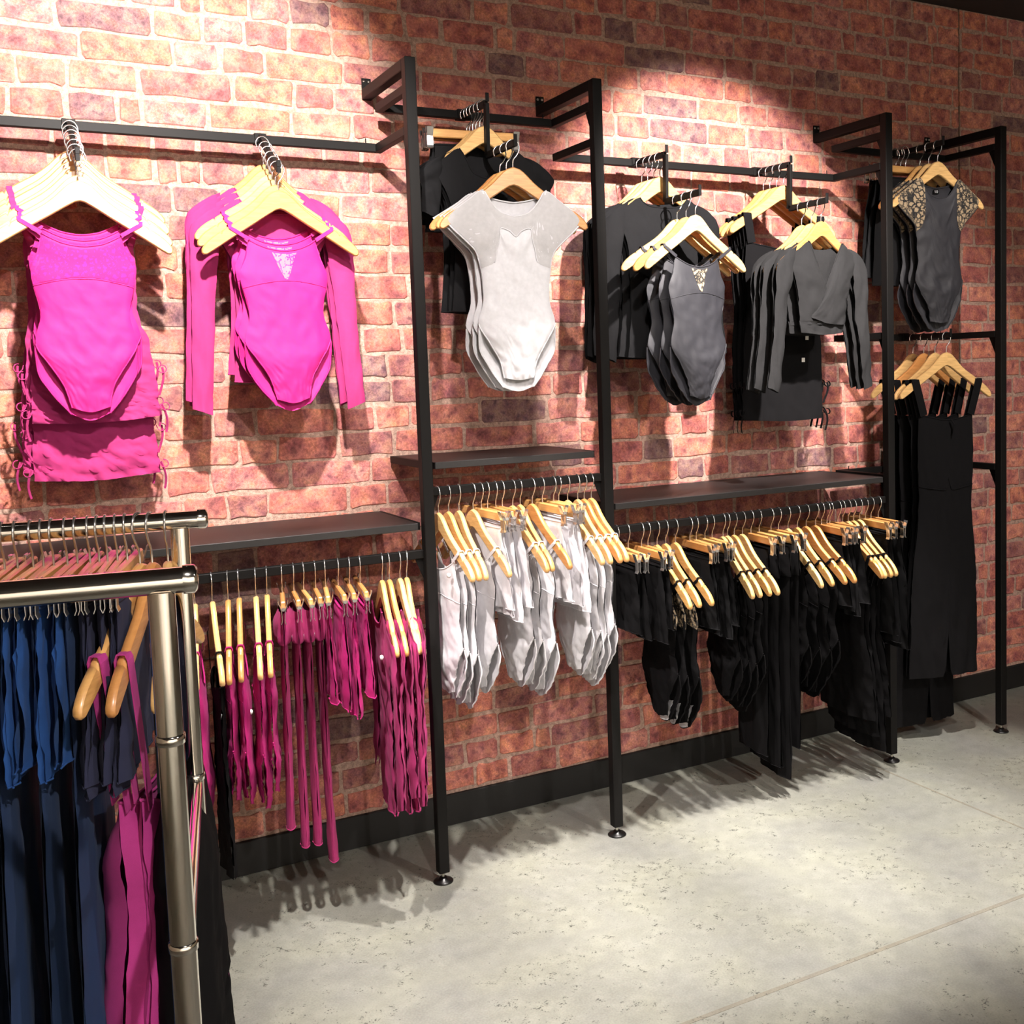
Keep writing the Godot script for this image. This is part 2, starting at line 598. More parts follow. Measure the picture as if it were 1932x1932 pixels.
func hanger_outline() -> PackedVector2Array:
	var r := PackedVector2Array()
	for x0 in [0.0, 0.01, 0.02, 0.03, 0.04, 0.05, 0.06, 0.075, 0.09, 0.11, 0.13, 0.15]:
		var x: float = x0 * 0.96
		r.append(Vector2(x, htop(x)))
	for q in [[0.166, htop(0.166 * 0.96)], [0.169, htop(0.169 * 0.96) - 0.007], [0.173, htop(0.173 * 0.96)], [0.19, htop(0.19 * 0.96)], [0.205, htop(0.205 * 0.96)], [0.217, -0.150], [0.225, -0.162], [0.226, -0.171], [0.221, -0.177], [0.212, -0.177], [0.19, -0.164], [0.15, -0.139], [0.11, -0.114], [0.07, -0.090], [0.035, -0.068], [0.012, -0.055]]:
		r.append(Vector2(q[0] * 0.96, q[1]))
	var out := PackedVector2Array()
	for p in r: out.append(p)
	out.append(Vector2(0, -0.052))
	for i in range(r.size() - 1, 0, -1):
		out.append(Vector2(-r[i].x, r[i].y))
	return out

func make_hangers() -> void:
	var hm := hook_mesh()
	var st := mb()
	extrude(st, hanger_outline(), 0.0135, 0.003)
	var body := done(st)
	var ws := [M.wood, M.wood_pale, M.wood_red]
	for k in 3:
		var h := proto("wood%d" % k, "wooden_hanger")
		part("body", body, ws[k], h)
		part("hook", hm, M.chrome, h)
	var clip := mb()
	for sg in [-1.0, 1.0]:
		bar(clip, Vector3(0, 0.010, 0.013 * sg), Vector3(0, -0.016, 0.0045 * sg), 0.020, 0.0014, 0.0004)
		bar(clip, Vector3(0, -0.016, 0.0045 * sg), Vector3(0, -0.046, 0.0035 * sg), 0.020, 0.0014, 0.0004)
		bar(clip, Vector3(0, -0.044, 0.0035 * sg), Vector3(0, -0.052, 0.0065 * sg), 0.020, 0.0014, 0.0004)
	tube(clip, PackedVector3Array([Vector3(-0.009, -0.012, 0), Vector3(0.009, -0.012, 0)]), 0.0048, 8)
	var cm := done(clip)
	for k in 2:
		var h := proto("clip%d" % k, "clip_hanger")
		part("bar", box_mesh(Vector3(0.27, 0.026, 0.0125), 0.003, Vector3(0, -0.013, 0)), ws[k * 2], h)
		part("hook", hm, M.chrome, h)
		for sg in [-1.0, 1.0]:
			var c := part("clip", cm, M.chrome, h, Vector3(0.142 * sg, -0.006, 0))
			c.set_meta("label", "chrome trouser clip")

# ------------------------------------------------------------------ garments
func mirror_u(k: Array) -> Array:
	var out := k.duplicate(true)
	for i in range(k.size() - 1, -1, -1):
		if k[i][0] < 0.4999: out.append([1.0 - k[i][0], k[i][1]])
	return out

func trim(parent: Node3D, m: Material, paths: Array, called := "binding", r := 0.0024) -> void:
	for p in paths:
		var st := mb()
		tube(st, p, r, 5)
		part(called, done(st), m, parent)

func panels(o: Node3D, f: Dictionary, b: Dictionary, m: Material, bm: Material = null) -> void:
	part("front_panel", cloth_mesh(f, 1.0), m, o)
	part("back_panel", cloth_mesh(b, -1.0), bm if bm else m, o)

func security_tag(o: Node3D, at: Vector3) -> void:
	var st := mb()
	lathe(st, [Vector2(0, 0.006), Vector2(0.006, 0.005), Vector2(0.0075, 0), Vector2(0.005, -0.004), Vector2(0, -0.0045)], 10, at, Basis(Vector3(1, 0, 0), PI / 2))
	part("security_tag", done(st), M.tag_white, o).set_meta("label", "small white security tag")

func cami_leotard(key: String, m: Material, seed_: float, lace: Material = null, yoke: Material = null, len := 0.585, w := 1.0, strap_m: Material = null, liner := false) -> void:
	var o := proto(key, "camisole_leotard")
	var top := mirror_u([[0.0, -0.135], [0.12, -0.148], [0.3, -0.161], [0.5, -0.166]])
	var f := {"top": top, "bot": mirror_u([[0.0, -len + 0.012], [0.5, -len]]), "left": [[0.0, -0.092 * w], [0.1, -0.100 * w], [0.22, -0.121 * w], [0.455, -0.103 * w], [0.63, -0.119 * w], [0.66, -0.114 * w], [0.77, -0.084 * w], [0.88, -0.057 * w], [1.0, -0.044 * w]], "depth": [[0.0, 0.012], [0.2, 0.027], [0.45, 0.022], [0.65, 0.026], [1.0, 0.012]], "open": [[0.0, 0.0], [0.62, 0.0], [0.72, 0.006], [1.0, 0.003]], "fold": 0.006, "fold0": 0.12, "fx": 12.0, "fy": 9.0, "seed": seed_, "nu": 26, "nv": 44, "gather": 0.006}
	var b := f.duplicate(true)
	b.nv = 28
	b.top = mirror_u([[0.0, -0.135], [0.15, -0.19], [0.5, -0.215]])
	b.bot = mirror_u([[0.0, -len - 0.004], [0.5, -len - 0.022]])
	b.left = [[0.0, -0.092 * w], [0.1, -0.104 * w], [0.22, -0.121 * w], [0.455, -0.104 * w], [0.62, -0.120 * w], [0.75, -0.117 * w], [0.88, -0.088 * w], [1.0, -0.046 * w]]
	panels(o, f, b, m)
	var sm: Material = strap_m if strap_m else m
	for sg in [-1.0, 1.0]:
		strap(o, sm, 0.092 * w * sg, -0.135, 0.008, 0.140 * sg, 0.008, 0.010, -0.15)
	trim(o, sm, [cloth_edge(f, 1.0, "top"), cloth_edge(b, -1.0, "top"), cloth_edge(f, 1.0, "left", 0.63, 1.0), cloth_edge(f, 1.0, "right", 0.63, 1.0), cloth_edge(b, -1.0, "left", 0.62, 1.0), cloth_edge(b, -1.0, "right", 0.62, 1.0)])
	var seam := PackedVector3Array()
	for i in 21:
		var u := i / 20.0
		var p := cloth_point(f, 1.0, u, 0.30 - 0.105 * sin(u * PI))
		seam.append(p + Vector3(0, 0, 0.0004))
	trim(o, sm, [seam], "bust_seam", 0.0013)
	if liner: patch(o, b, M.white, func(u: float, v: float) -> Vector2: return Vector2(lerpf(0.25, 0.75, u), lerpf(0.80, 0.99, v)), "liner", -1.0, -0.002)
	if yoke: patch(o, f, yoke, func(u: float, v: float) -> Vector2: return Vector2(u, lerpf(0.018, 0.292 - 0.105 * sin(u * PI), v)), "lace_yoke")
	if lace: patch(o, f, lace, func(u: float, v: float) -> Vector2: return Vector2(0.5 + (u - 0.5) * lerpf(0.36, 0.03, v), lerpf(0.02, 0.185, v)), "lace_panel")

# a patch of other cloth lying on a panel
func patch(o: Node3D, f: Dictionary, m: Material, fn: Callable, called: String, side := 1.0, off := 0.0012, n := 12) -> void:
	var st := mb()
	st.set_smooth_group(1)
	var g := []
	for j in n + 1:
		var row := []
		for i in n + 1:
			var q: Vector2 = fn.call(float(i) / n, float(j) / n)
			row.append(cloth_point(f, side, q.x, q.y) + Vector3(0, 0, off * side))
		g.append(row)
	for j in n:
		for i in n: quad(st, g[j][i], g[j][i + 1], g[j + 1][i + 1], g[j + 1][i])
	part(called, done(st), m, o)

func cap_leotard(key: String, m: Material, seed_: float, lace: Material = null) -> void:
	var o := proto(key, "cap_sleeve_leotard")
	var top := mirror_u([[0.0, -0.140], [0.08, -0.121], [0.18, -0.092], [0.28, -0.066], [0.31, -0.085], [0.36, -0.115], [0.42, -0.134], [0.5, -0.141]])
	var f := {"top": top, "bot": mirror_u([[0.0, -0.605], [0.5, -0.612]]), "left": [[0.0, -0.205], [0.06, -0.188], [0.14, -0.150], [0.23, -0.112], [0.30, -0.104], [0.50, -0.097], [0.66, -0.113], [0.69, -0.108], [0.80, -0.078], [0.90, -0.054], [1.0, -0.043]], "depth": [[0.0, 0.011], [0.2, 0.027], [0.45, 0.022], [0.66, 0.026], [1.0, 0.012]], "open": [[0.0, 0.0], [0.03, 0.004], [0.2, 0.004], [0.27, 0.0], [0.66, 0.0], [0.75, 0.007], [1.0, 0.003]], "fold": 0.0065, "fold0": 0.1, "fx": 11.0, "fy": 9.0, "seed": seed_, "nv": 46, "nu": 32, "gather": 0.007, "crease": 0.003}
	var b := f.duplicate(true)
	b.top = mirror_u([[0.0, -0.140], [0.18, -0.092], [0.28, -0.066], [0.33, -0.085], [0.42, -0.095], [0.5, -0.099]])
	b.bot = mirror_u([[0.0, -0.632], [0.5, -0.645]])
	b.left = [[0.0, -0.205], [0.06, -0.188], [0.14, -0.150], [0.23, -0.112], [0.30, -0.104], [0.50, -0.097], [0.65, -0.113], [0.76, -0.112], [0.88, -0.085], [1.0, -0.046]]
	panels(o, f, b, m)
	trim(o, m, [cloth_edge(f, 1.0, "top", 0.27, 0.73), cloth_edge(b, -1.0, "top", 0.27, 0.73), cloth_edge(f, 1.0, "left", 0.0, 0.25), cloth_edge(f, 1.0, "right", 0.0, 0.25), cloth_edge(f, 1.0, "left", 0.66, 1.0), cloth_edge(f, 1.0, "right", 0.66, 1.0), cloth_edge(b, -1.0, "left", 0.65, 1.0), cloth_edge(b, -1.0, "right", 0.65, 1.0)])
	if lace:
		for sg in [0.0, 1.0]:
			patch(o, f, lace, func(u: float, v: float) -> Vector2:
				var uu: float = lerpf(0.0, lerpf(0.31, 0.10, v * v), u)
				return Vector2(uu if sg < 0.5 else 1.0 - uu, lerpf(0.0, 0.27, v)), "lace_sleeve")
			patch(o, b, lace, func(u: float, v: float) -> Vector2:
				var uu: float = lerpf(0.0, lerpf(0.31, 0.10, v * v), u)
				return Vector2(uu if sg < 0.5 else 1.0 - uu, lerpf(0.0, 0.27, v)), "lace_sleeve", -1.0)
		part("neck_label", box_mesh(Vector3(0.026, 0.016, 0.001), 0.0003, Vector3(0, -0.112, -0.010)), M.black, o)
		var t := TextMesh.new()
		t.text = "1/2"
		t.font_size = 10
		t.pixel_size = 0.0011
		t.depth = 0.0006
		part("neck_label_print", t, M.print_white, o, Vector3(0, -0.112, -0.009))
	else:
		var heart_y := mirror_u([[0.0, -0.290], [0.19, -0.272], [0.25, -0.225], [0.31, -0.190], [0.38, -0.176], [0.45, -0.184], [0.5, -0.200]])
		var heart := func(u: float) -> float: return (cv(heart_y, u) - cv(f.top, u)) / (cv(f.bot, u) - cv(f.top, u))
		var seam := PackedVector3Array()
		for i in 41:
			var u := 0.19 + 0.62 * i / 40.0
			seam.append(cloth_point(f, 1.0, u, heart.call(u)) + Vector3(0, 0, 0.0012))
		patch(o, f, M.mesh_white, func(u: float, v: float) -> Vector2: return Vector2(lerpf(0.01, 0.99, u), lerpf(0.004, heart.call(lerpf(0.01, 0.99, u)), v)), "mesh_yoke", 1.0, 0.0007, 28)
		trim(o, m, [seam], "yoke_seam", 0.0018)

func sleeve(o: Node3D, m: Material, sg: float, y0: float, y1: float, x_out: float, flare: float, seed_: float) -> void:
	var f := {"top": [[0.0, y0 - 0.046], [0.25, y0 - 0.026], [0.6, y0 - 0.004], [1.0, y0 + 0.012]], "bot": [[0.0, y1 + 0.01], [1.0, y1 - 0.01]], "left": [[0.0, -0.218], [0.06, -0.226], [0.4, -x_out + 0.002], [1.0, -x_out - flare]], "right": [[0.0, -0.128], [0.12, -0.142], [0.4, -x_out + 0.068], [1.0, -x_out - flare + 0.052]], "depth": [[0.0, 0.010], [0.06, 0.014], [0.3, 0.017], [1.0, 0.014]], "open": [[0.0, 0.008], [0.2, 0.008], [0.34, 0.0]], "fold": 0.012, "fx": 18.0, "fy": 6.0, "seed": seed_, "nu": 10, "nv": 22, "edge": 1.0, "crease": 0.004}
	f["th"] = thick
	var st := mb()
	st.set_smooth_group(1)
	for side in [1.0, -1.0]:
		var g := []
		for j in 23:
			var row := []
			for i in 11:
				var p := cloth_point(f, side, i / 10.0, j / 22.0)
				row.append(Vector3(p.x * -sg, p.y, p.z))
			g.append(row)
		for j in 22:
			for i in 10: quad(st, g[j][i], g[j][i + 1], g[j + 1][i + 1], g[j + 1][i])
	part("sleeve", done(st), m, o)

func long_top(key: String, called: String, m: Material, seed_: float, hem := -0.5, cuff := -0.62, wide := 0.12, scoop := -0.10, short_sleeve := false) -> void:
	var o := proto(key, called)
	var top := mirror_u([[0.0, -0.122], [0.1, -0.103], [0.24, -0.074], [0.27, -0.088], [0.36, lerpf(-0.09, scoop, 0.8)], [0.5, scoop]])
	var f := {"top": top, "bot": mirror_u([[0.0, hem + 0.006], [0.5, hem]]), "left": [[0.0, -0.176], [0.1, -0.156], [0.28, -wide], [0.6, -wide * 0.95], [1.0, -wide * 1.08]], "depth": [[0.0, 0.011], [0.25, 0.024], [1.0, 0.022]], "open": [[0.0, 0.009], [0.25, 0.006], [0.4, 0.0]], "fold": 0.010, "fold0": 0.15, "fx": 14.0, "fy": 6.0, "seed": seed_, "nu": 26, "nv": 30, "crease": 0.004}
	var b := f.duplicate(true)
	b.top = mirror_u([[0.0, -0.122], [0.1, -0.103], [0.24, -0.074], [0.3, -0.082], [0.5, -0.09]])
	panels(o, f, b, m)
	for sg in [-1.0, 1.0]:
		sleeve(o, m, sg, -0.10, cuff, 0.215 if short_sleeve else 0.232, 0.0 if short_sleeve else 0.012, seed_ + sg)
	trim(o, m, [cloth_edge(f, 1.0, "top", 0.24, 0.76), cloth_edge(f, 1.0, "bot"), cloth_edge(b, -1.0, "bot")])

func wrap_top(key: String, m: Material, seed_: float) -> void:
	var o := proto(key, "wrap_top")
	# back
	var b := {"top": mirror_u([[0.0, -0.122], [0.1, -0.103], [0.24, -0.074], [0.3, -0.086], [0.5, -0.096]]), "bot": mirror_u([[0.0, -0.345], [0.5, -0.352]]), "left": [[0.0, -0.176], [0.2, -0.152], [0.5, -0.124], [1.0, -0.106]], "depth": [[0.0, 0.011], [1.0, 0.02]], "fold": 0.005, "seed": seed_}
	part("back_panel", cloth_mesh(b, -1.0), m, o)
	# two front halves crossing, the second lying over the first
	for k in 2:
		var f := {"top": [[0.0, -0.122], [0.2, -0.103], [0.42, -0.074], [0.52, -0.11], [0.75, -0.205], [1.0, -0.312]], "bot": [[0.0, -0.352], [0.5, -0.35], [1.0, -0.325]], "left": [[0.0, -0.176], [0.2, -0.152], [0.5, -0.124], [1.0, -0.108]], "right": [[0.0, 0.045], [0.5, 0.065], [1.0, 0.08]], "depth": [[0.0, 0.012], [0.5, 0.022 + 0.006 * k], [1.0, 0.018 + 0.006 * k]], "open": [[0.0, 0.009], [0.4, 0.005 + 0.004 * k], [1.0, 0.004 * k]], "fold": 0.009, "fold0": 0.3, "fx": 10.0, "fy": 16.0, "seed": seed_ + k * 3.0, "crease": 0.005}
		var st := mb()
		st.set_smooth_group(1)
		f["th"] = 1.0
		var sg := 1.0 if k == 0 else -1.0
		var g := []
		for j in 17:
			var row := []
			for i in 17:
				var p := cloth_point(f, 1.0, i / 16.0, j / 16.0)
				row.append(Vector3(p.x * sg, p.y, p.z))
			g.append(row)
		for j in 16:
			for i in 16: quad(st, g[j][i], g[j][i + 1], g[j + 1][i + 1], g[j + 1][i])
		part("front_panel", done(st), m, o)
		var e := cloth_edge(f, 1.0, "top", 0.4, 1.0)
		for i in e.size(): e[i].x *= sg
		trim(o, m, [e], "binding", 0.0026)
	for sg in [-1.0, 1.0]:
		sleeve(o, m, sg, -0.10, -0.57, 0.235, 0.03, seed_ + sg * 2.0)
	# waist band
	var band := {"top": mirror_u([[0.0, -0.338], [0.5, -0.340]]), "bot": mirror_u([[0.0, -0.378], [0.5, -0.386]]), "left": [[0.0, -0.112], [1.0, -0.104]], "depth": [[0.0, 0.026], [1.0, 0.022]], "fold": 0.007, "fold0": 1.0, "fx": 16.0, "fy": 8.0, "seed": seed_ + 9.0, "nv": 6}
	part("waistband", cloth_mesh(band, 1.0), m, o)
	part("waistband", cloth_mesh(band, -1.0), m, o)

func strap_dress(key: String, called: String, m: Material, seed_: float, len: float, w: float, flare: float, ruched := false, ties := false, strap_w := 0.032, split := false, ty := -0.205) -> void:
	var o := proto(key, called)
	var bot := [[0.0, -len], [0.5, -len - 0.008]]
	if split: bot = [[0.0, -len], [0.44, -len], [0.49, -len + 0.10], [0.5, -len + 0.17]]
	var f := {"top": mirror_u([[0.0, ty], [0.12, ty - 0.007], [0.5, ty - 0.023]]), "bot": mirror_u(bot), "left": [[0.0, -w * 0.97], [0.15, -w], [0.32, -w * 0.95], [0.6, -lerpf(w, flare, 0.6)], [1.0, -flare]], "depth": [[0.0, 0.014], [0.2, 0.028], [1.0, 0.034]], "fold": 0.014, "fold0": 0.2, "fx": 16.0, "fy": 2.6, "seed": seed_, "nu": 26, "nv": 36, "crease": 0.004}
	if ruched:
		f.fx = 7.0
		f.fy = 26.0
		f.fold = 0.016
		f.fold0 = 0.1
		f.wob = 0.009
		f["gather"] = 0.022
		f.nv = 60
	var b := f.duplicate(true)
	b.top = mirror_u([[0.0, ty], [0.5, ty - 0.04]])
	panels(o, f, b, m)
	for sg in [-1.0, 1.0]:
		strap(o, m, (w * 0.97 - strap_w * 0.5) * sg, ty - 0.003, 0.010, 0.150 * sg, 0.010, strap_w, ty - 0.015)
	trim(o, m, [cloth_edge(f, 1.0, "top"), cloth_edge(b, -1.0, "top")])
	if split:
		var ws := PackedVector3Array()
		for i in 21: ws.append(cloth_point(f, 1.0, i / 20.0, 0.27) + Vector3(0, 0, 0.001))
		trim(o, m, [ws], "waist_seam", 0.003)
		var st2 := mb()
		ribbon(st2, PackedVector3Array([Vector3(0.005, ty - 0.02, 0.026), Vector3(0.016, ty - 0.04, 0.034), Vector3(0.012, ty - 0.075, 0.032)]), 0.008, 0.002)
		part("front_tie", done(st2), m, o)
	if ties:
		for sg in [-1.0, 1.0]:
			for k in 2:
				var st := mb()
				var x0: float = flare * sg
				var y0 := -len + 0.03 + 0.10 * k
				var loop := PackedVector3Array()
				for i in 13:
					var a := PI * 1.5 * i / 12.0
					loop.append(Vector3(x0 + sg * 0.014 * (1.0 - cos(a)) * 0.8, y0 - 0.013 * sin(a) - 0.008 * i / 12.0, 0.012 + 0.008 * sin(a * 0.7)))
				ribbon(st, loop, 0.007, 0.002, Vector3(0, 0, 1))
				part("side_tie", done(st), m, o)
				st = mb()
				var tail := PackedVector3Array()
				for i in 8:
					var s := i / 7.0
					tail.append(Vector3(x0 + sg * (0.004 + 0.010 * sin(s * 2.6 + k)), y0 - 0.075 * s, 0.014 + 0.004 * sin(s * 5.0)))
				ribbon(st, tail, 0.007, 0.002, Vector3(sg * 0.6, 0, 0.8))
				part("side_tie", done(st), m, o)

func clip_garment(key: String, called: String, m: Material, seed_: float, len: float, w0: float, w1: float, fold: float, split := false, cuff := 0.0, fx := 26.0) -> void:
	var o := proto(key, called)
	var bot := [[0.0, -len], [0.5, -len]]
	if split: bot = [[0.0, -len], [0.42, -len], [0.48, -len + 0.10], [0.5, -len + 0.16]]
	var f := {"top": [[0.0, -0.047], [1.0, -0.047]], "bot": mirror_u(bot), "left": [[0.0, -w0], [0.1, -w0 * 1.02], [0.4, -lerpf(w0, w1, 0.55)], [1.0, -w1]], "depth": [[0.0, 0.006], [0.1, 0.02], [1.0, 0.026]], "fold": fold, "fold0": 0.1, "fx": fx, "fy": 2.2, "seed": seed_, "nu": 24, "nv": 18, "edge": 1.0}
	var b := f.duplicate(true)
	b.seed = seed_ + 0.4
	panels(o, f, b, m)
	if cuff > 0.0:
		var c := {"top": [[0.0, -0.044], [1.0, -0.044]], "bot": [[0.0, -0.044 - cuff], [1.0, -0.046 - cuff]], "left": [[0.0, -w0 * 1.03], [0.5, -w0 * 1.06], [1.0, -w0 * 1.08]], "depth": [[0.0, 0.012], [0.4, 0.028], [0.9, 0.030], [1.0, 0.022]], "fold": 0.004, "fold0": 1.0, "seed": seed_ + 5.0, "nv": 8, "th": 0.85}
		part("waistband", cloth_mesh(c, 1.0), m, o)
		part("waistband", cloth_mesh(c, -1.0), m, o)
	else:
		trim(o, m, [cloth_edge(f, 1.0, "top"), cloth_edge(b, -1.0, "top")], "waistband", 0.0035)
	trim(o, m, [cloth_edge(f, 1.0, "bot"), cloth_edge(b, -1.0, "bot")], "hem", 0.0016)

func make_garments() -> void:
	thick = 0.62
	for k in 2:
		cami_leotard("leo_pink_v%d" % k, M.fuchsia, 2.0 + k, M.lace_pink)
		cami_leotard("leo_pink_y%d" % k, M.fuchsia, 4.0 + k, null, M.lace_tone)
		cami_leotard("leo_black%d" % k, M.satin, 6.0 + k, M.lace_black, null, 0.585, 1.0)
		cap_leotard("cap_white%d" % k, M.white_body, 8.0 + k)
		cap_leotard("cap_lace%d" % k, M.satin, 10.0 + k, M.lace_black)
		long_top("long_pink%d" % k, "long_sleeve_shirt", M.berry, 12.0 + k, -0.585, -0.66 - 0.03 * k, 0.118, -0.115)
		strap_dress("ruched_pink%d" % k, "ruched_dress", M.berry, 14.0 + k, 0.66 + 0.19 * k, 0.125, 0.155, true, true, 0.014)
		long_top("tee_black%d" % k, "long_sleeve_tee", M.black_soft, 16.0 + k, -0.60, -0.60, 0.135, -0.105)
		long_top("tee_short%d" % k, "black_tee", M.black_soft, 18.0 + k, -0.56, -0.27, 0.125, -0.16, true)
		strap_dress("dress_black%d" % k, "pinafore_dress", M.black, 20.0 + k, 0.83, 0.155, 0.165, false, true)
		wrap_top("wrap%d" % k, M.charcoal, 22.0 + k)
		strap_dress("jump_black%d" % k, "strap_jumpsuit", M.black, 24.0 + k, 1.27 + 0.22 * k, 0.132, 0.165, false, false, 0.034, true, -0.24)
	# low rails
	thick = 0.42
	for k in 3:
		cami_leotard("low_floral%d" % k, M.black, 110.0 + k, null, M.lace_black, 0.57 + 0.02 * k, 1.05, null, true)
		thick = 0.62
		cami_leotard("low_pink%d" % k, M.fuchsia_dark, 30.0 + k, null, null, 0.53 + 0.02 * k, 1.0)
		thick = 0.5
		cami_leotard("low_white%d" % k, M.white, 34.0 + k, null, null, 0.54 + 0.02 * k, 1.02)
		thick = 0.42
		cami_leotard("low_black%d" % k, M.black, 38.0 + k, null, null, 0.55 + 0.025 * k, 1.05)
		clip_garment("legs_pink%d" % k, "leggings", M.berry, 42.0 + k, 0.66 + 0.06 * k, 0.075, 0.032, 0.006, false, 0.085, 14.0)
		clip_garment("skirt_pink%d" % k, "pink_skirt", M.fuchsia_dark, 46.0 + k, 0.29 + 0.025 * k, 0.11, 0.165, 0.016)
		clip_garment("skirt_white%d" % k, "white_skirt", M.white_net, 50.0 + k, 0.28 + 0.02 * k, 0.125, 0.18, 0.018)
		long_top("low_long%d" % k, "long_sleeve_shirt", M.berry, 54.0 + k, -0.66, -0.60 + 0.03 * k, 0.105, -0.12)
		clip_garment("shorts_black%d" % k, "black_shorts", M.black, 58.0 + k, 0.25 + 0.02 * k, 0.13, 0.16, 0.014, k == 1)
		clip_garment("skirt_black%d" % k, "black_skirt", M.black_soft, 62.0 + k, 0.27 + 0.02 * k, 0.125, 0.17, 0.018)
		clip_garment("legs_black%d" % k, "black_leggings", M.black, 66.0 + k, 0.76 + 0.05 * k, 0.11, 0.10, 0.012, false, 0.10, 12.0)
		clip_garment("trousers_black%d" % k, "black_trousers", M.black_soft, 70.0 + k, 0.40 + 0.03 * k, 0.13, 0.18, 0.014, true)
		strap_dress("low_dress%d" % k, "black_dress", M.black, 74.0 + k, 0.70 + 0.06 * k, 0.12, 0.16, false, false, 0.014)
	for k in [0, 2]:
		security_tag(T["low_pink%d" % k], Vector3(0.06, -0.30, 0.026))
		security_tag(T["low_white%d" % k], Vector3(0.10, -0.17, 0.022))
		security_tag(T["low_long%d" % k], Vector3(0.10, -0.20, 0.024))
	for k in 3:
		var o: Node3D = T["legs_pink%d" % k]
		part("care_tag", box_mesh(Vector3(0.017, 0.017, 0.0008), 0.0002, Vector3(0.079, -0.112, 0.016)), M.berry, o)
		var tx := TextMesh.new()
		tx.text = "P"
		tx.font_size = 12
		tx.pixel_size = 0.0012
		tx.depth = 0.0006
		part("care_tag_print", tx, M.print_white, o, Vector3(0.079, -0.112, 0.0166))
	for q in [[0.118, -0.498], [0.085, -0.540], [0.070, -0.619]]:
		part("white_square", box_mesh(Vector3(0.013, 0.015, 0.0016), 0.0005, Vector3(q[0], q[1], 0.024)), M.tag_white, T["dress_black1"])  # three small white squares set on the dress front
	# foreground rack
	for k in 2:
		thick = 0.5
		clip_garment("rack_blue%d" % k, "blue_shorts", M.blue, 80.0 + k, 0.285 + 0.02 * k, 0.13, 0.175, 0.02, false, 0.0, 30.0)
		clip_garment("rack_navy%d" % k, "navy_shorts", M.navy, 84.0 + k, 0.32 + 0.02 * k, 0.13, 0.18, 0.02, false, 0.0, 30.0)
		clip_garment("rack_legs%d" % k, "dark_trousers", M.blue_dark if k == 0 else M.navy, 88.0 + k, 1.1, 0.125, 0.19, 0.02, true, 0.0, 14.0)
		thick = 2.4 - k
		strap_dress("rack_pink%d" % k, "pink_dress", M.orchid, 92.0 + k, 0.90, 0.12, 0.17, false, false, 0.022, false, -0.33)
	thick = 1.5
	strap_dress("rack_black", "black_rack_dress", M.black, 96.0, 1.05, 0.18, 0.26, false, false, 0.03, false, -0.30)

# ------------------------------------------------------------------ the setting
func project(p: Vector3) -> Vector3:
	var q := cam.transform.affine_inverse() * p
	return Vector3(966.0 + SHIFT.x + FOCAL * q.x / -q.z, 966.0 + SHIFT.y - FOCAL * q.y / -q.z, -q.z)

func brick_mesh(l: float, h: float, seed_: int) -> ArrayMesh:
	var r := RandomNumberGenerator.new()
	r.seed = seed_
	var x := l * 0.5
	var y := h * 0.5
	var c := 0.006
	var base := [[-x + c, y], [-x * 0.33, y], [x * 0.33, y], [x - c, y], [x, y - c], [x, -y + c], [x - c, -y], [x * 0.33, -y], [-x * 0.33, -y], [-x + c, -y], [-x, -y + c], [-x, y - c]]
	var o := []
	for p in base:
		o.append(Vector2(p[0] + r.randf_range(-0.004, 0.004), p[1] + r.randf_range(-0.0055, 0.0045) * sign(p[1])))
	var st := mb()
	var zf := r.randf_range(0.0025, 0.0055)
	var n := o.size()
	var mid := Vector3(r.randf_range(-0.1, 0.1) * l, r.randf_range(-0.1, 0.1) * h, zf + r.randf_range(0.0, 0.0015))
	for i in n:
		var a: Vector2 = o[i]
		var b: Vector2 = o[(i + 1) % n]
		var ai := a - a.normalized() * 0.004
		var bi := b - b.normalized() * 0.004
		st.set_smooth_group(-1)
		quad(st, Vector3(a.x, a.y, -0.006), Vector3(b.x, b.y, -0.006), Vector3(b.x, b.y, zf - 0.0025), Vector3(a.x, a.y, zf - 0.0025))
		quad(st, Vector3(a.x, a.y, zf - 0.0025), Vector3(b.x, b.y, zf - 0.0025), Vector3(bi.x, bi.y, zf), Vector3(ai.x, ai.y, zf))
		for p in [Vector3(ai.x, ai.y, zf), Vector3(bi.x, bi.y, zf), mid]: st.add_vertex(p)
	return done(st)

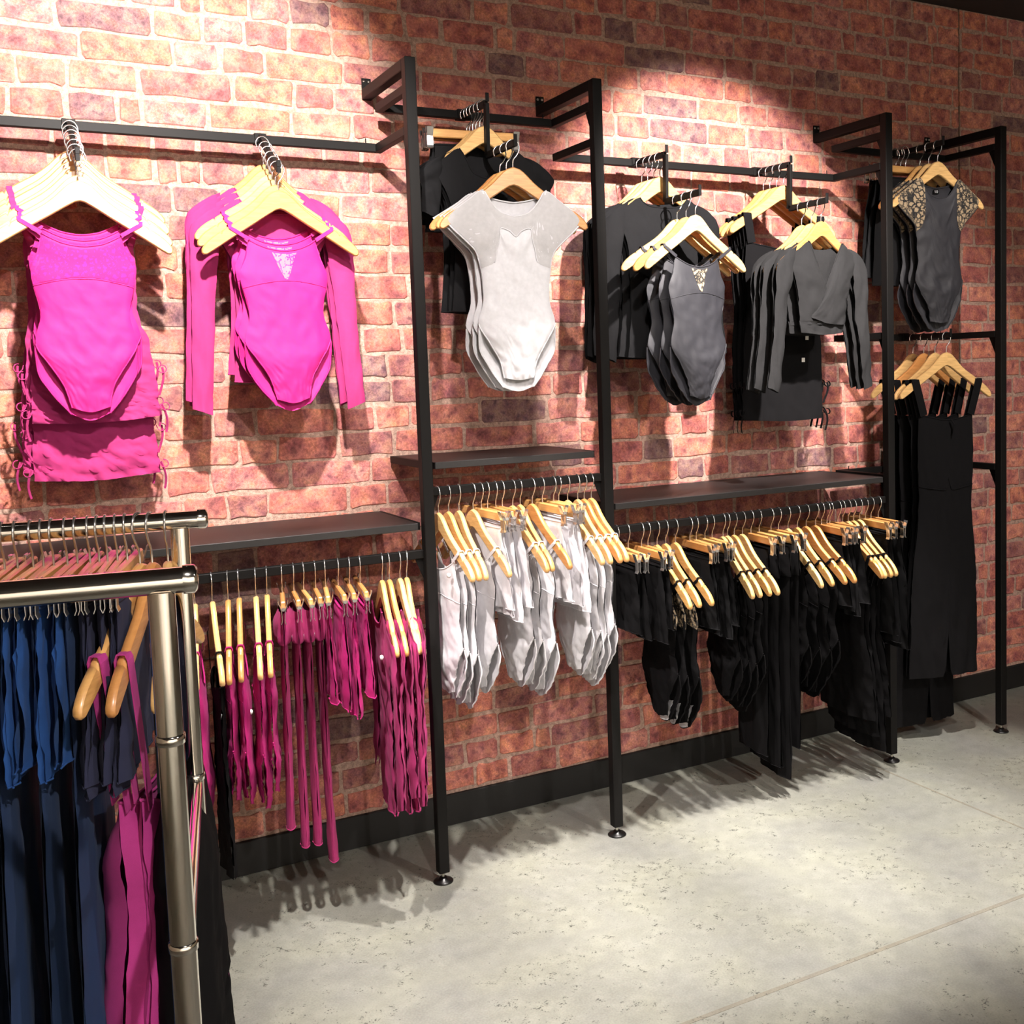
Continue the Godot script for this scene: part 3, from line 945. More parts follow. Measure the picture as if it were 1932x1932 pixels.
func build_wall() -> void:
	var w := struct("wall_back", "red brick panel wall with pale mortar joints")
	var x0 := -1.9
	var x1 := 5.0
	var st := mb()
	bx(st, Vector3((x0 - 2.1 + SEAM_X - 0.0045) * 0.5, CEIL * 0.5, -0.06), Vector3(SEAM_X - 0.0045 - (x0 - 2.1), CEIL, 0.12), 0.0005)
	part("mortar_panel", done(st), M.mortar, w)
	st = mb()
	bx(st, Vector3((SEAM_X + 0.0045 + x1) * 0.5, CEIL * 0.5, -0.06), Vector3(x1 - SEAM_X - 0.0045, CEIL, 0.12), 0.0005)
	part("mortar_panel", done(st), M.mortar, w)
	part("panel_gap", box_mesh(Vector3(0.0085, CEIL, 0.02), 0.0005, Vector3(SEAM_X, CEIL * 0.5, -0.018)), M.dark_gap, w)
	var cats := [0.052, 0.108, 0.122, 0.172, 0.235]
	var meshes := []
	for c in cats.size():
		var v := []
		for k in 4: v.append(brick_mesh(cats[c], COURSE - 0.0135, 100 + c * 10 + k))
		meshes.append(v)
	var r := RandomNumberGenerator.new()
	r.seed = 20
	var bricks := []
	for row in 35:
		var y := COURSE0 + COURSE * (row + 0.5)
		if y + COURSE * 0.5 > CEIL + 0.02: break
		var x := x0 - r.randf() * 0.2
		while x < 4.2:
			var pick := r.randf()
			var ci := 0 if pick < 0.05 else (1 if pick < 0.30 else (2 if pick < 0.62 else (3 if pick < 0.78 else 4)))
			var l: float = cats[ci] * r.randf_range(0.96, 1.05)
			var tone := r.randi() % 8
			if tone == 6 and r.randf() < 0.55: tone = r.randi() % 5
			var yy := y + r.randf_range(-0.0025, 0.0025)
			var pieces := [[x, x + l]]
			if x < SEAM_X and x + l > SEAM_X: pieces = [[x, SEAM_X - 0.005], [SEAM_X + 0.005, x + l]]
			for pc in pieces:
				var pl: float = pc[1] - pc[0]
				if pl < 0.012: continue
				var bc := 0
				for c in cats.size():
					if abs(cats[c] - pl) < abs(cats[bc] - pl): bc = c
				bricks.append({"at": Vector3((pc[0] + pc[1]) * 0.5, yy, 0.0), "sx": pl / cats[bc], "sy": r.randf_range(0.96, 1.04), "mesh": meshes[bc][r.randi() % 4], "len": pl, "tone": tone, "rot": r.randf_range(-0.008, 0.008), "flip": r.randi() % 2})
			x += l + r.randf_range(0.009, 0.014)
	# the 300 that show largest, free of the clothes in front of them
	var cover := [Rect2(40, 380, 240, 520), Rect2(345, 380, 350, 380), Rect2(400, 1060, 400, 480), Rect2(850, 380, 190, 360), Rect2(825, 930, 320, 380), Rect2(1160, 360, 200, 400), Rect2(1370, 420, 220, 400), Rect2(1160, 980, 520, 400), Rect2(1660, 300, 190, 320), Rect2(1660, 700, 190, 680), Rect2(0, 940, 390, 1000), Rect2(370, 960, 420, 60), Rect2(380, 1330, 100, 400)]
	for b in bricks:
		var q := project(b.at)
		var score: float = b.len / (q.z * q.z)
		if q.x < 10 or q.x > 1922 or q.y < 10 or q.y > 1900 or q.z < 0: score = 0.0
		for c in cover:
			if c.has_point(Vector2(q.x, q.y)): score *= 0.05
		b["score"] = score
	bricks.sort_custom(func(a, b): return a.score > b.score)
	var rest := {}
	for i in bricks.size():
		var b: Dictionary = bricks[i]
		var tf := Transform3D(Basis(Vector3(0, 0, 1), b.rot + PI * b.flip) * Basis.from_scale(Vector3(b.sx, b.sy, 1.0)), b.at)
		if i < 300:
			var o := part("brick", b.mesh, M.brick[b.tone], w)
			o.transform = tf
		else:
			if not rest.has(b.tone):
				rest[b.tone] = mb()
			rest[b.tone].append_from(b.mesh, 0, tf)
	var am := ArrayMesh.new()
	for t in rest:
		rest[t].set_material(M.brick[t])
		am = rest[t].commit(am)
	var o := MeshInstance3D.new()
	o.name = "brick_remainder"
	o.mesh = am
	o.set_meta("kind", "stuff")
	w.add_child(o, true)

func build_room() -> void:
	var f := struct("floor", "grey polished concrete floor with dark speckles")
	part("slab", box_mesh(Vector3(9.2, 0.12, 7.2), 0.001, Vector3(0.5, -0.06, 3.4)), M.concrete, f)
	part("saw_joint", box_mesh(Vector3(8.8, 0.0012, 0.013), 0.0003, Vector3(0.5, 0.0002, 1.362)), M.joint, f)
	part("saw_joint", box_mesh(Vector3(0.008, 0.0012, 6.6), 0.0003, Vector3(1.718, 0.0002, 3.4)), M.joint, f)
	build_wall()
	var bb := struct("baseboard_back", "black skirting board below the brick wall")
	part("board", box_mesh(Vector3(8.9, 0.104, 0.016), 0.002, Vector3(0.5, 0.052, 0.008)), M.base, bb)
	var c := struct("ceiling", "dark painted ceiling")
	part("slab", box_mesh(Vector3(9.2, 0.12, 7.2), 0.001, Vector3(0.5, CEIL + 0.06, 3.4)), M.ceiling, c)
	var wl := struct("wall_left", "plain plaster wall")
	part("slab", box_mesh(Vector3(0.12, CEIL, 7.0), 0.001, Vector3(-4.06, CEIL * 0.5, 3.5)), M.plaster, wl)
	var wr := struct("wall_right", "plain plaster wall")
	part("slab", box_mesh(Vector3(0.12, CEIL, 7.0), 0.001, Vector3(5.06, CEIL * 0.5, 3.5)), M.plaster, wr)
	var wf := struct("wall_front", "plain plaster wall")
	part("slab", box_mesh(Vector3(9.0, CEIL, 0.12), 0.001, Vector3(0.5, CEIL * 0.5, 6.96)), M.plaster, wf)

# ------------------------------------------------------------------ shop fittings
func post(i: int, label: String) -> void:
	var t := thing("display_post", label, "post", Vector3(POST_X[i], 0, POST_Z), 0.0, "black steel display posts")
	var st := mb()
	bx(st, Vector3(0, 1.215, 0), Vector3(0.032, 2.37, 0.032), 0.002)
	part("upright", done(st), M.steel, t)
	st = mb()
	bx(st, Vector3(0, 2.384, -0.016 - (POST_Z - 0.024) * 0.5), Vector3(0.032, 0.032, POST_Z - 0.024), 0.002)
	part("top_arm", done(st), M.steel, t)
	var pl := part("wall_plate", box_mesh(Vector3(0.030, 0.066, 0.004), 0.001, Vector3(0, 2.400, -POST_Z + 0.0085)), M.steel, t)
	for sx in [-1.0, 1.0]:
		st = mb()
		lathe(st, [Vector2(0, 0.003), Vector2(0.003, 0.0025), Vector2(0.0045, 0)], 10, Vector3(0.008 * sx, 2.423, -POST_Z + 0.0105), Basis(Vector3(1, 0, 0), PI / 2))
		part("screw", done(st), M.zinc, pl)
	st = mb()
	lathe(st, [Vector2(0.005, 0.035), Vector2(0.005, 0.008)], 10)
	part("foot_stem", done(st), M.zinc, t)
	st = mb()
	lathe(st, [Vector2(0.0, 0.016), Vector2(0.010, 0.016), Vector2(0.014, 0.009), Vector2(0.027, 0.006), Vector2(0.030, 0.003), Vector2(0.030, 0.0005), Vector2(0.0, 0.0005)], 24)
	part("foot_disc", done(st), M.black_plastic, t)

# a rail set back from the posts on two side arms
func set_back_rail(xa: float, xb: float, y: float, label: String, left_arm := true) -> void:
	var z := 0.11
	var t := thing("hanging_rail", label, "rail", Vector3((xa + xb) * 0.5, y, z), 0.0, "black hanging rails")
	var h := (xb - xa) * 0.5
	part("bar", box_mesh(Vector3(h * 2, 0.025, 0.022), 0.0015), M.steel, t)
	for sg in [-1.0, 1.0]:
		if sg < 0 and not left_arm: continue
		var st := mb()
		var zl := POST_Z - 0.0165 - z
		bx(st, Vector3((h + 0.011) * sg, 0, zl * 0.5 - 0.0055), Vector3(0.022, 0.025, zl + 0.011), 0.0015)
		part("side_arm", done(st), M.steel, t)
		st = mb()
		extrude(st, PackedVector2Array([Vector2(0, 0), Vector2(0.035, 0), Vector2(0, -0.075)]), 0.004, 0.0006)
		var g := part("gusset", done(st), M.steel, t, Vector3((h + 0.011) * sg, -0.0125, zl))
		g.rotation.y = PI / 2
		part("stop_pin", box_mesh(Vector3(0.003, 0.014, 0.003), 0.0005, Vector3((h - 0.03) * sg, 0.019, 0.008)), M.steel, t)

func front_rail(xa: float, xb: float, y: float, label: String) -> void:
	var t := thing("hanging_rail", label, "rail", Vector3((xa + xb) * 0.5, y, 0.372), 0.0, "black hanging rails")
	part("bar", box_mesh(Vector3(xb - xa, 0.025, 0.022), 0.0015), M.steel, t)
	for sg in [-1.0, 1.0]:
		var st := mb()
		extrude(st, PackedVector2Array([Vector2(0, 0), Vector2(-0.024 * sg, 0), Vector2(0, -0.06)]), 0.004, 0.0006)
		part("gusset", done(st), M.steel, t, Vector3((xb - xa) * 0.5 * sg, -0.0125, 0))

func shelf(xa: float, xb: float, y: float, label: String) -> void:
	var t := thing("shelf", label, "shelf", Vector3((xa + xb) * 0.5, y, 0.0), 0.0, "black wall shelves")
	part("board", box_mesh(Vector3(xb - xa, 0.020, 0.365), 0.0012, Vector3(0, -0.010, 0.2025)), M.board, t)
	for sg in [-1.0, 1.0]:
		part("bracket", box_mesh(Vector3(0.012, 0.022, 0.345), 0.001, Vector3(((xb - xa) * 0.5 + 0.0065) * sg, -0.011, 0.195)), M.steel, t)

func waterfall(x: float, y: float, label: String, steps: Array) -> void:
	var t := thing("waterfall_arm", label, "rail arm", Vector3(x, y, 0.11), 0.0, "display arms on the hanging rails")
	part("saddle", box_mesh(Vector3(0.034, 0.031, 0.028), 0.0012, Vector3(0, 0.001, 0)), M.steel, t)
	var names := ["upper_bar", "drop_bar", "lower_bar"]
	for i in steps.size() - 1:
		var st := mb()
		bar(st, steps[i], steps[i + 1], 0.011, 0.020, 0.001)
		part(names[i] if steps.size() > 2 else "bar", done(st), M.steel, t)
	var e: Vector3 = steps[steps.size() - 1]
	part("end_stop", box_mesh(Vector3(0.011, 0.034, 0.004), 0.001, e + Vector3(0, 0.007, 0.002)), M.steel, t)
	if steps.size() == 4:
		part("end_stop", box_mesh(Vector3(0.011, 0.026, 0.004), 0.001, steps[1] + Vector3(0, 0.017, 0.008)), M.steel, t)

func spotlight(x: float, z: float, aim: Vector3, energy: float, half: float, soft: float, label: String, col := Color(1.0, 0.962, 0.94)) -> void:
	var at := Vector3(x, 2.84, z)
	var t := thing("track_spotlight", label, "spotlight", at, 0.0, "ceiling track spotlights")
	var d := (aim - at).normalized()
	var q := Quaternion(Vector3(0, -1, 0), d)
	var b := Basis(q)
	var st := mb()
	lathe(st, [Vector2(0.0, 0.075), Vector2(0.036, 0.07), Vector2(0.042, 0.05), Vector2(0.042, -0.075), Vector2(0.036, -0.075), Vector2(0.034, -0.045)], 24, Vector3.ZERO, b)
	part("can", done(st), M.steel, t)
	st = mb()
	lathe(st, [Vector2(0.0, -0.05), Vector2(0.034, -0.05)], 24, Vector3.ZERO, b, false)
	var lm := StandardMaterial3D.new()
	lm.albedo_color = Color(0.9, 0.88, 0.84)
	lm.emission_enabled = true
	lm.emission = col
	lm.emission_energy_multiplier = 6.0
	part("lens", done(st), lm, t)
	part("stem", box_mesh(Vector3(0.02, CEIL - 0.02 - 2.84 - 0.02, 0.02), 0.002, Vector3(0, (CEIL - 2.84 - 0.02) * 0.5 + 0.02, 0)), M.steel, t)
	var l := SpotLight3D.new()
	l.name = "light"
	l.light_color = col
	l.light_energy = energy
	l.spot_angle = half
	l.spot_angle_attenuation = soft
	l.spot_range = 12.0
	l.spot_attenuation = 2.0
	l.light_size = 0.03
	l.shadow_enabled = true
	t.add_child(l)
	l.position = d * 0.085
	l.basis = Basis.looking_at(d, Vector3.UP if abs(d.y) < 0.98 else Vector3(1, 0, 0))

# ------------------------------------------------------------------ filling the fittings
func wood_key() -> String:
	return "wood%d" % (rng.randi() % 3)

# hangers and garments in a row on a front rail, edge-on to the shop
func fill_rail(xs: Array, rail_y: float, kinds: Array, where: String, group: String, swing: float, rev := false) -> void:
	var ay := rail_y + 0.0125 - 0.0759
	for i in xs.size():
		var k: Array = kinds[i]
		var turn: float = -PI / 2 + swing + rng.randf_range(-0.07, 0.07)
		var at := Vector3(xs[i], ay, 0.372 + rng.randf_range(-0.004, 0.004))
		var o: String = ORD[i]
		var wood: bool = k[0] == "W"
		var hk := wood_key() if wood else "clip%d" % (rng.randi() % 2)
		var lean := rng.randf_range(-0.02, 0.02)
		place(hk, at, turn, "%s hanger from the left on the %s, %s" % [o, where, "contoured wood" if wood else "straight with clips"], "hanger", "hangers on the " + where, lean)
		place(k[1], at, turn, "%s, %s from the left on the %s" % [k[2], o, where], k[3], group, lean)

# hangers facing out on a display arm; rows of [kind, key, text, category, apex]
func fill_arm(rows: Array, where: String, group: String, turn: float) -> void:
	var n := rows.size()
	for i in n:
		var k: Array = rows[i]
		var pos := "frontmost" if i == n - 1 else "%s from the wall" % ORD[i]
		var hk := wood_key() if k[0] == "W" else "clip%d" % (rng.randi() % 2)
		var tr: float = (turn if i == n - 1 else turn * 0.4) + rng.randf_range(-0.06, 0.06)
		var rl := rng.randf_range(-0.025, 0.025)
		place(hk, k[4], tr, "%s hanger, %s on the %s" % ["wooden" if k[0] == "W" else "clip", pos, where], "hanger", "hangers on the " + where, 0.0, rl)
		place(k[1], k[4], tr, "%s, %s on the %s" % [k[2], pos, where], k[3], group, 0.0, rl)

func rep(n: int, row: Array) -> Array:
	var out := []
	for i in n:
		var r := row.duplicate()
		r[1] = row[1] + str(i % int(row[4])) if row.size() > 4 else row[1]
		out.append(r)
	return out

func build_wall_bays() -> void:
	post(0, "black steel post between the pink and the white clothes")
	post(1, "black steel post between the white and the black clothes")
	post(2, "black steel post in front of the long black jumpsuits")
	post(3, "black steel post at the far right end")
	set_back_rail(-1.19, -0.016, 2.2, "upper black rail carrying the pink clothes")
	set_back_rail(0.016, 0.587, 2.322, "upper black rail above the white leotards")
	set_back_rail(0.619, 1.795, 2.2145, "long upper black rail carrying the black tops")
	set_back_rail(1.827, 2.394, 2.326, "upper black rail of the far right bay")
	set_back_rail(1.827, 2.394, 1.602, "middle black rail of the far right bay above the jumpsuits")
	set_back_rail(1.827, 2.394, 1.076, "lowest black rail of the far right bay behind the jumpsuits")
	front_rail(-1.19, -0.016, 0.990, "low black rail below the left shelf with pink clothes")
	front_rail(0.016, 0.587, 1.170, "low black rail below the short middle shelf with white clothes")
	front_rail(0.619, 1.795, 0.996, "low black rail below the long right shelf with black clothes")
	shelf(-1.176, -0.030, 1.082, "black shelf above the rail of pink clothes")
	shelf(0.030, 0.560, 1.255, "short black shelf above the rail of white clothes")
	shelf(0.633, 1.781, 1.082, "long black shelf above the rail of black clothes")
	var slant := [Vector3(0, 0.004, 0.01), Vector3(0, -0.118, 0.205)]
	waterfall(-0.86, 2.2, "slanting arm holding the leftmost pink leotards", slant)
	waterfall(-0.36, 2.2, "slanting arm holding the pink leotards and long-sleeve tops", slant)
	var step := [Vector3(0, 0.0, 0.012), Vector3(0, -0.006, 0.195), Vector3(0, -0.158, 0.190), Vector3(0, -0.158, 0.385)]
	waterfall(0.2715, 2.322, "two-step arm holding the white cap-sleeve leotards", step)
	waterfall(0.909, 2.2145, "two-step arm holding the black camisole leotards", step)
	waterfall(1.430, 2.2145, "two-step arm holding the charcoal wrap tops", step)
	waterfall(2.130, 2.326, "straight arm holding the lace-sleeve leotards", [Vector3(0, 0.0, 0.012), Vector3(0, 0.0, 0.245)])
	waterfall(2.165, 1.602, "straight arm holding the long black jumpsuits", [Vector3(0, 0.0, 0.012), Vector3(0, 0.0, 0.245)])

func build_face_out() -> void:
	# leftmost pink group
	var rows := []
	for i in 7:
		var z := 0.135 + 0.028 * i
		var y := 2.204 - 0.6256 * (z - 0.12) + 0.012 - 0.0759
		var at := Vector3(-0.86, y, z)
		if i < 4: rows.append(["W", "ruched_pink%d" % (1 if i < 2 else 0), "berry pink ruched dress", "dress", at])
		else: rows.append(["W", "leo_pink_y%d" % (i % 2), "fuchsia camisole leotard with lace yoke", "leotard", at])
	fill_arm(rows, "leftmost pink arm", "clothes on the leftmost pink display arm", -0.04)
	rows = []
	for i in 6:
		var z := 0.145 + 0.031 * i
		var y := 2.204 - 0.6256 * (z - 0.12) + 0.012 - 0.0759
		var at := Vector3(-0.36, y, z)
		if i < 3: rows.append(["W", "long_pink%d" % (1 if i < 1 else 0), "berry pink long-sleeve top", "top", at])
		else: rows.append(["W", "leo_pink_v%d" % (i % 2), "fuchsia camisole leotard with lace inset", "leotard", at])
	fill_arm(rows, "second pink arm", "clothes on the second pink display arm", 0.06)
	# bay with the white leotards
	rows = []
	for i in 3: rows.append(["C", "skirt_black%d" % i, "black skirt on clips", "skirt", Vector3(0.2715, 2.322 + 0.010 - 0.0759, 0.150 + 0.024 * i)])
	for i in 3: rows.append(["W", "tee_short%d" % (i % 2), "black short-sleeve tee", "tee", Vector3(0.2715, 2.320 + 0.010 - 0.0759, 0.222 + 0.030 * i)])
	fill_arm(rows, "arm step above the white leotards", "black clothes behind the white leotards", -0.03)
	rows = []
	for i in 3: rows.append(["W", "cap_white%d" % (i % 2), "white cap-sleeve leotard with mesh yoke", "leotard", Vector3(0.2715, 2.164 + 0.010 - 0.0759, 0.385 + 0.045 * i)])
	fill_arm(rows, "white leotard arm", "white cap-sleeve leotards", -0.26)
	# bay with black tops
	rows = []
	for i in 4: rows.append(["W", "tee_black%d" % (i % 2), "black long-sleeve top", "top", Vector3(0.909, 2.2085 + 0.010 - 0.0759, 0.155 + 0.038 * i)])
	fill_arm(rows, "upper black leotard arm", "black long-sleeve tops", -0.05)
	rows = []
	for i in 3: rows.append(["W", "leo_black%d" % (i % 2), "black camisole leotard with lace inset", "leotard", Vector3(0.909, 2.0565 + 0.010 - 0.0759, 0.365 + 0.052 * i)])
	fill_arm(rows, "lower black leotard arm", "black camisole leotards", 0.20)
	rows = []
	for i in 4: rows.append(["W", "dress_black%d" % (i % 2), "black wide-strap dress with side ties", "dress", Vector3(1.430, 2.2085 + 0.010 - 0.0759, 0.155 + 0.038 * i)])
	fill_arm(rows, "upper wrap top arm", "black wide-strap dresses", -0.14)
	rows = []
	for i in 3: rows.append(["W", "wrap%d" % (i % 2), "charcoal long-sleeve wrap top", "top", Vector3(1.430, 2.0565 + 0.010 - 0.0759, 0.365 + 0.05 * i)])
	fill_arm(rows, "lower wrap top arm", "charcoal wrap tops", 0.08)
	# far right bay
	rows = []
	for i in 3: rows.append(["C", "trousers_black%d" % i, "black trousers on clips", "trousers", Vector3(2.090, 2.326 + 0.010 - 0.0759, 0.150 + 0.026 * i)])
	for i in 3: rows.append(["W", "cap_lace%d" % (i % 2), "black leotard with lace cap sleeves", "leotard", Vector3(2.130, 2.326 + 0.010 - 0.0759, 0.238 + 0.045 * i)])
	fill_arm(rows, "far right top arm", "black clothes on the top right arm", -0.1)
	rows = []
	for i in 4: rows.append(["W", "jump_black%d" % (1 - i / 2), "long black wide-strap jumpsuit", "jumpsuit", Vector3(2.165, 1.602 + 0.010 - 0.0759, 0.160 + 0.058 * i)])
	fill_arm(rows, "far right lower arm", "long black jumpsuits", -0.1)

func build_low_rails() -> void:
	var k := []
	k += [["W", "low_pink0", "fuchsia camisole leotard", "leotard"], ["W", "low_pink1", "fuchsia camisole leotard", "leotard"], ["W", "low_dress0", "black strap dress", "dress"]]
	k += rep(4, ["W", "low_pink", "fuchsia camisole leotard", "leotard", 3])
	for q in [0, 1, 1, 2]: k.append(["C", "legs_pink%d" % q, "berry pink leggings", "leggings"])
	k += rep(4, ["C", "skirt_pink", "fuchsia short skirt", "skirt", 3])
	k += rep(4, ["W", "low_long", "berry pink long-sleeve top", "top", 3])
	fill_rail([-0.69, -0.655, -0.61, -0.57, -0.54, -0.497, -0.466, -0.425, -0.393, -0.366, -0.332, -0.305, -0.27, -0.237, -0.206, -0.14, -0.12, -0.088, -0.068], 0.990, k, "low pink rail", "pink clothes on the low rail", -0.18)
	k = rep(4, ["W", "low_white", "white camisole leotard", "leotard", 3])
	k += rep(4, ["C", "skirt_white", "sheer white skirt", "skirt", 3])
	k += rep(3, ["W", "low_white", "white camisole leotard", "leotard", 3])
	k += rep(3, ["C", "skirt_white", "sheer white skirt", "skirt", 3])
	k += rep(4, ["W", "low_white", "white camisole leotard", "leotard", 3])
	fill_rail([0.038, 0.071, 0.104, 0.148, 0.176, 0.196, 0.225, 0.244, 0.278, 0.306, 0.345, 0.381, 0.419, 0.439, 0.47, 0.505, 0.526, 0.554], 1.170, k, "low white rail", "white clothes on the low rail", 0.0)
	k = rep(4, ["C", "shorts_black", "black shorts", "shorts", 3])
	k += rep(3, ["W", "low_floral", "black leotard with floral lace bodice", "leotard", 3])
	k += rep(4, ["C", "skirt_black", "black skirt", "skirt", 3])
	k += rep(4, ["W", "low_black", "black camisole leotard", "leotard", 3])
	k += rep(4, ["C", "legs_black", "long black leggings", "leggings", 3])
	k += rep(4, ["W", "low_black", "black camisole leotard", "leotard", 3])
	k += rep(4, ["C", "skirt_black", "dark grey skirt", "skirt", 3])
	k += rep(4, ["W", "low_dress", "long black strap dress", "dress", 3])
	k += rep(3, ["C", "trousers_black", "dark grey flared trousers", "trousers", 3])
	fill_rail([0.644, 0.682, 0.733, 0.76, 0.793, 0.828, 0.866, 0.924, 0.952, 0.988, 1.017, 1.06, 1.081, 1.11, 1.142, 1.179, 1.217, 1.265, 1.301, 1.34, 1.383, 1.423, 1.464, 1.497, 1.523, 1.536, 1.571, 1.593, 1.618, 1.644, 1.678, 1.708, 1.732, 1.768], 0.996, k, "low black rail", "black clothes on the low rail", -0.10)

func build_rack() -> void:
	var a := deg_to_rad(10.0)
	var e1 := Vector3(cos(a), 0, sin(a))
	var R := Vector3(-0.86, 1.322, 1.828)
	var F := Vector3(-0.953, 1.322, 2.302)
	var t := thing("chrome_garment_rack", "chrome double-rail garment rack in the left foreground", "garment rack", Vector3(-1.6, 0, 1.95))
	var off := Vector3(-1.6, 0, 1.95)
	var r := 0.0125
	for k in 2:
		var e := (R if k == 0 else F) - off
		part("rail", tube_mesh(PackedVector3Array([e - e1 * 1.4, e - e1 * 0.7, e]), r, 24), M.chrome_tube, t)
		var st := mb()
		lathe(st, [Vector2(0.0, 0.004), Vector2(0.011, 0.003), Vector2(0.0138, 0.0), Vector2(0.0138, -0.010)], 24, e, Basis(Quaternion(Vector3.UP, e1)))
		part("end_cap", done(st), M.chrome_tube, t)
		for side in 2:
			var u := e - e1 * ((0.034 if k == 0 else 0.030) if side == 0 else 1.33)
			part("upright", tube_mesh(PackedVector3Array([Vector3(u.x, 0.03, u.z), Vector3(u.x, 0.7, u.z), Vector3(u.x, e.y - 0.01, u.z)]), r, 24), M.chrome_tube, t)
			for y in ([1.17, 0.965] if k == 1 else [0.965]):
				st = mb()
				lathe(st, [Vector2(r, -0.005), Vector2(r + 0.0014, -0.004), Vector2(r + 0.0014, 0.004), Vector2(r, 0.005)], 20, Vector3(u.x, y, u.z))
				part("collar", done(st), M.chrome_tube, t)
			st = mb()
			lathe(st, [Vector2(0.0, 0.0), Vector2(0.022, 0.001), Vector2(0.022, 0.016), Vector2(0.014, 0.032)], 16, Vector3(u.x, 0, u.z))
			part("foot", done(st), M.black_plastic, t)
	for side in 2:
		var p := R - off - e1 * (0.034 if side == 0 else 1.33)
		var q := F - off - e1 * (0.030 if side == 0 else 1.33)
		part("cross_tube", tube_mesh(PackedVector3Array([Vector3(p.x, 0.955, p.z), (Vector3(p.x, 0.955, p.z) + Vector3(q.x, 0.955, q.z)) * 0.5, Vector3(q.x, 0.955, q.z)]), 0.010, 20), M.chrome_tube, t)
	var xs := [-1.155, -1.135, -1.118, -1.105, -1.09, -1.072, -1.06, -1.048, -1.032, -1.02, -1.005, -0.994, -0.984, -0.972, -0.960, -0.945, -0.930, -0.910]
	var bl := ["C", "rack_blue0", "bright blue shorts", "shorts"]
	var bl1 := ["C", "rack_blue1", "bright blue shorts", "shorts"]
	var nv := ["C", "rack_navy0", "navy shorts", "shorts"]
	var nv1 := ["C", "rack_navy1", "navy shorts", "shorts"]
	var lb := ["C", "rack_legs0", "long dark blue trousers", "trousers"]
	var ln := ["C", "rack_legs1", "long navy trousers", "trousers"]
	var ks := [bl, lb, bl1, lb, bl1, bl, lb, bl1, bl, lb, nv, nv1, nv, nv1, nv, ["W", "rack_pink0", "orchid pink strap dress", "dress"], ["W", "rack_pink1", "orchid pink strap dress", "dress"], ["W", "rack_black", "long black strap dress", "dress"]]
	for i in xs.size():
		var x: float = xs[i]
		var at := Vector3(x, 1.322 + r - 0.0759, R.z + (x - R.x) * tan(a))
		var turn := deg_to_rad([-119.0, -114.0, -105.0][i - 15] if ks[i][0] == "W" else -104.0) + rng.randf_range(-0.04, 0.04)
		var hk := wood_key() if ks[i][0] == "W" else "clip%d" % (rng.randi() % 2)
		var sc := 0.88 if ks[i][0] == "W" else 0.8
		at.y += 0.0759 * (1.0 - sc)
		var ho := place(hk, at, turn, "%s %s hanger from the left on the chrome rack" % [ORD[i], "wooden" if ks[i][0] == "W" else "clip"], "hanger", "hangers on the chrome rack")
		var go := place(ks[i][1], at, turn, "%s, %s from the left on the chrome rack" % [ks[i][2], ORD[i]], ks[i][3], "clothes on the chrome rack")
		ho.scale = Vector3.ONE * sc
		go.scale = Vector3.ONE * sc

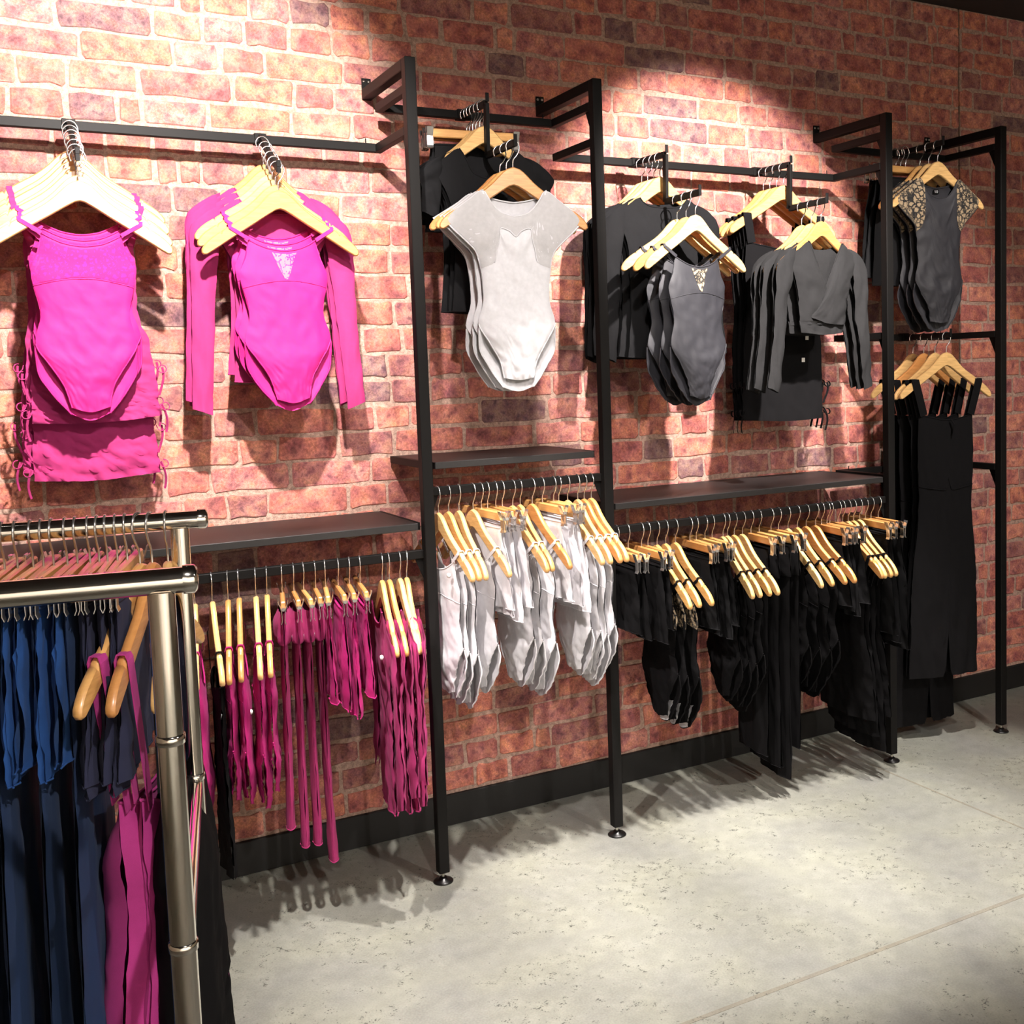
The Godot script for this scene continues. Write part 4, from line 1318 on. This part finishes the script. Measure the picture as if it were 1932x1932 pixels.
func _ready() -> void:
	# camera
	cam = Camera3D.new()
	cam.name = "camera"
	add_child(cam)
	cam.transform = Transform3D(Basis.from_euler(Vector3(-0.0809, -0.5076, -0.0309), EULER_ORDER_YXZ), Vector3(-1.1227, 1.5075, 3.3908))
	cam.near = 0.05
	cam.far = 50.0
	cam.projection = Camera3D.PROJECTION_FRUSTUM
	cam.size = 0.05 * 1932.0 / FOCAL
	cam.frustum_offset = Vector2(-SHIFT.x, SHIFT.y) / FOCAL * 0.05
	cam.current = true
	# environment
	var we := WorldEnvironment.new()
	we.name = "environment"
	var env := Environment.new()
	env.background_mode = Environment.BG_COLOR
	env.background_color = Color(0.02, 0.02, 0.022)
	env.tonemap_mode = Environment.TONE_MAPPER_LINEAR
	env.tonemap_exposure = 1.0
	env.sdfgi_enabled = true
	env.ssao_enabled = true
	env.ssil_enabled = true
	we.environment = env
	add_child(we)
	# the shop's track spotlights, followed by added fill spotlights
	make_textures()
	make_materials()
	spotlight(-0.72, 1.90, Vector3(-0.66, 2.06, 0.1), 18.0, 27.0, 0.5, "track spotlight aimed at the leftmost pink clothes")
	spotlight(0.80, 1.90, Vector3(1.25, 1.88, 0.1), 20.0, 22.0, 0.5, "track spotlight aimed at the black tops")
	spotlight(-0.15, 1.90, Vector3(0.40, 1.60, 0.1), 3.6, 24.0, 0.8, "track spotlight aimed at the white leotards")
	spotlight(1.75, 1.90, Vector3(2.2, 1.35, 0.1), 4.0, 26.0, 0.8, "track spotlight aimed at the jumpsuits")
	spotlight(-0.50, 1.05, Vector3(-0.40, 0.0, 0.76), 11.5, 21.0, 0.6, "track spotlight pointing down over the low pink rail")
	spotlight(0.28, 1.05, Vector3(0.33, 0.0, 0.76), 11.5, 21.0, 0.6, "track spotlight pointing down over the low white rail")
	spotlight(0.95, 1.05, Vector3(1.00, 0.0, 0.78), 11.5, 21.0, 0.6, "track spotlight pointing down over the black leotards")
	spotlight(1.60, 1.05, Vector3(1.62, 0.0, 0.80), 11.5, 21.0, 0.6, "track spotlight pointing down over the flared trousers")
	spotlight(-1.40, 1.90, Vector3(0.30, 0.78, 0.45), 9.0, 13.0, 0.7, "added fill spotlight aimed across at the low white rail")  # unseen lamp, added to brighten the low white clothes from the left
	spotlight(-0.6, 3.9, Vector3(-0.6, 0.7, 1.2), 5.0, 42.0, 0.9, "added fill spotlight above the chrome rack")  # added as weak frontal fill from behind the camera side
	spotlight(1.2, 3.9, Vector3(0.9, 0.0, 1.9), 5.5, 50.0, 0.9, "added fill spotlight pointing down at the floor")  # unseen lamp added to even out the floor brightness
	spotlight(-1.2, 3.9, Vector3(-1.6, 1.2, 6.9), 30.0, 45.0, 0.9, "added bounce spotlight aimed at the wall opposite, left")  # added to brighten the opposite wall for bounce and chrome reflections
	spotlight(1.4, 3.9, Vector3(1.6, 1.2, 6.9), 30.0, 45.0, 0.9, "added bounce spotlight aimed at the wall opposite, right")  # second added lamp for the opposite wall, seen only in reflections
	var tr := thing("lighting_track", "black ceiling track carrying the spotlights over the wall display", "lighting track", Vector3(0.5, CEIL, 1.9))
	part("track", box_mesh(Vector3(5.0, 0.02, 0.034), 0.001, Vector3(0, -0.0105, 0)), M.steel, tr)
	tr = thing("lighting_track", "black ceiling track carrying the spotlights that point down over the low rails", "lighting track", Vector3(0.4, CEIL, 1.05))
	part("track", box_mesh(Vector3(3.4, 0.02, 0.034), 0.001, Vector3(0, -0.0105, 0)), M.steel, tr)
	tr = thing("lighting_track", "black ceiling track carrying the added fill spotlights", "lighting track", Vector3(0.5, CEIL, 3.9))  # out of view, holds only the added fill and bounce lamps
	part("track", box_mesh(Vector3(5.0, 0.02, 0.034), 0.001, Vector3(0, -0.0105, 0)), M.steel, tr)
	nz.seed = 7
	nz.frequency = 1.0
	nz.noise_type = FastNoiseLite.TYPE_SIMPLEX_SMOOTH
	rng.seed = 42
	build_room()
	make_hangers()
	make_garments()
	build_wall_bays()
	build_face_out()
	build_low_rails()
	build_rack()
	for k in T: T[k].free()
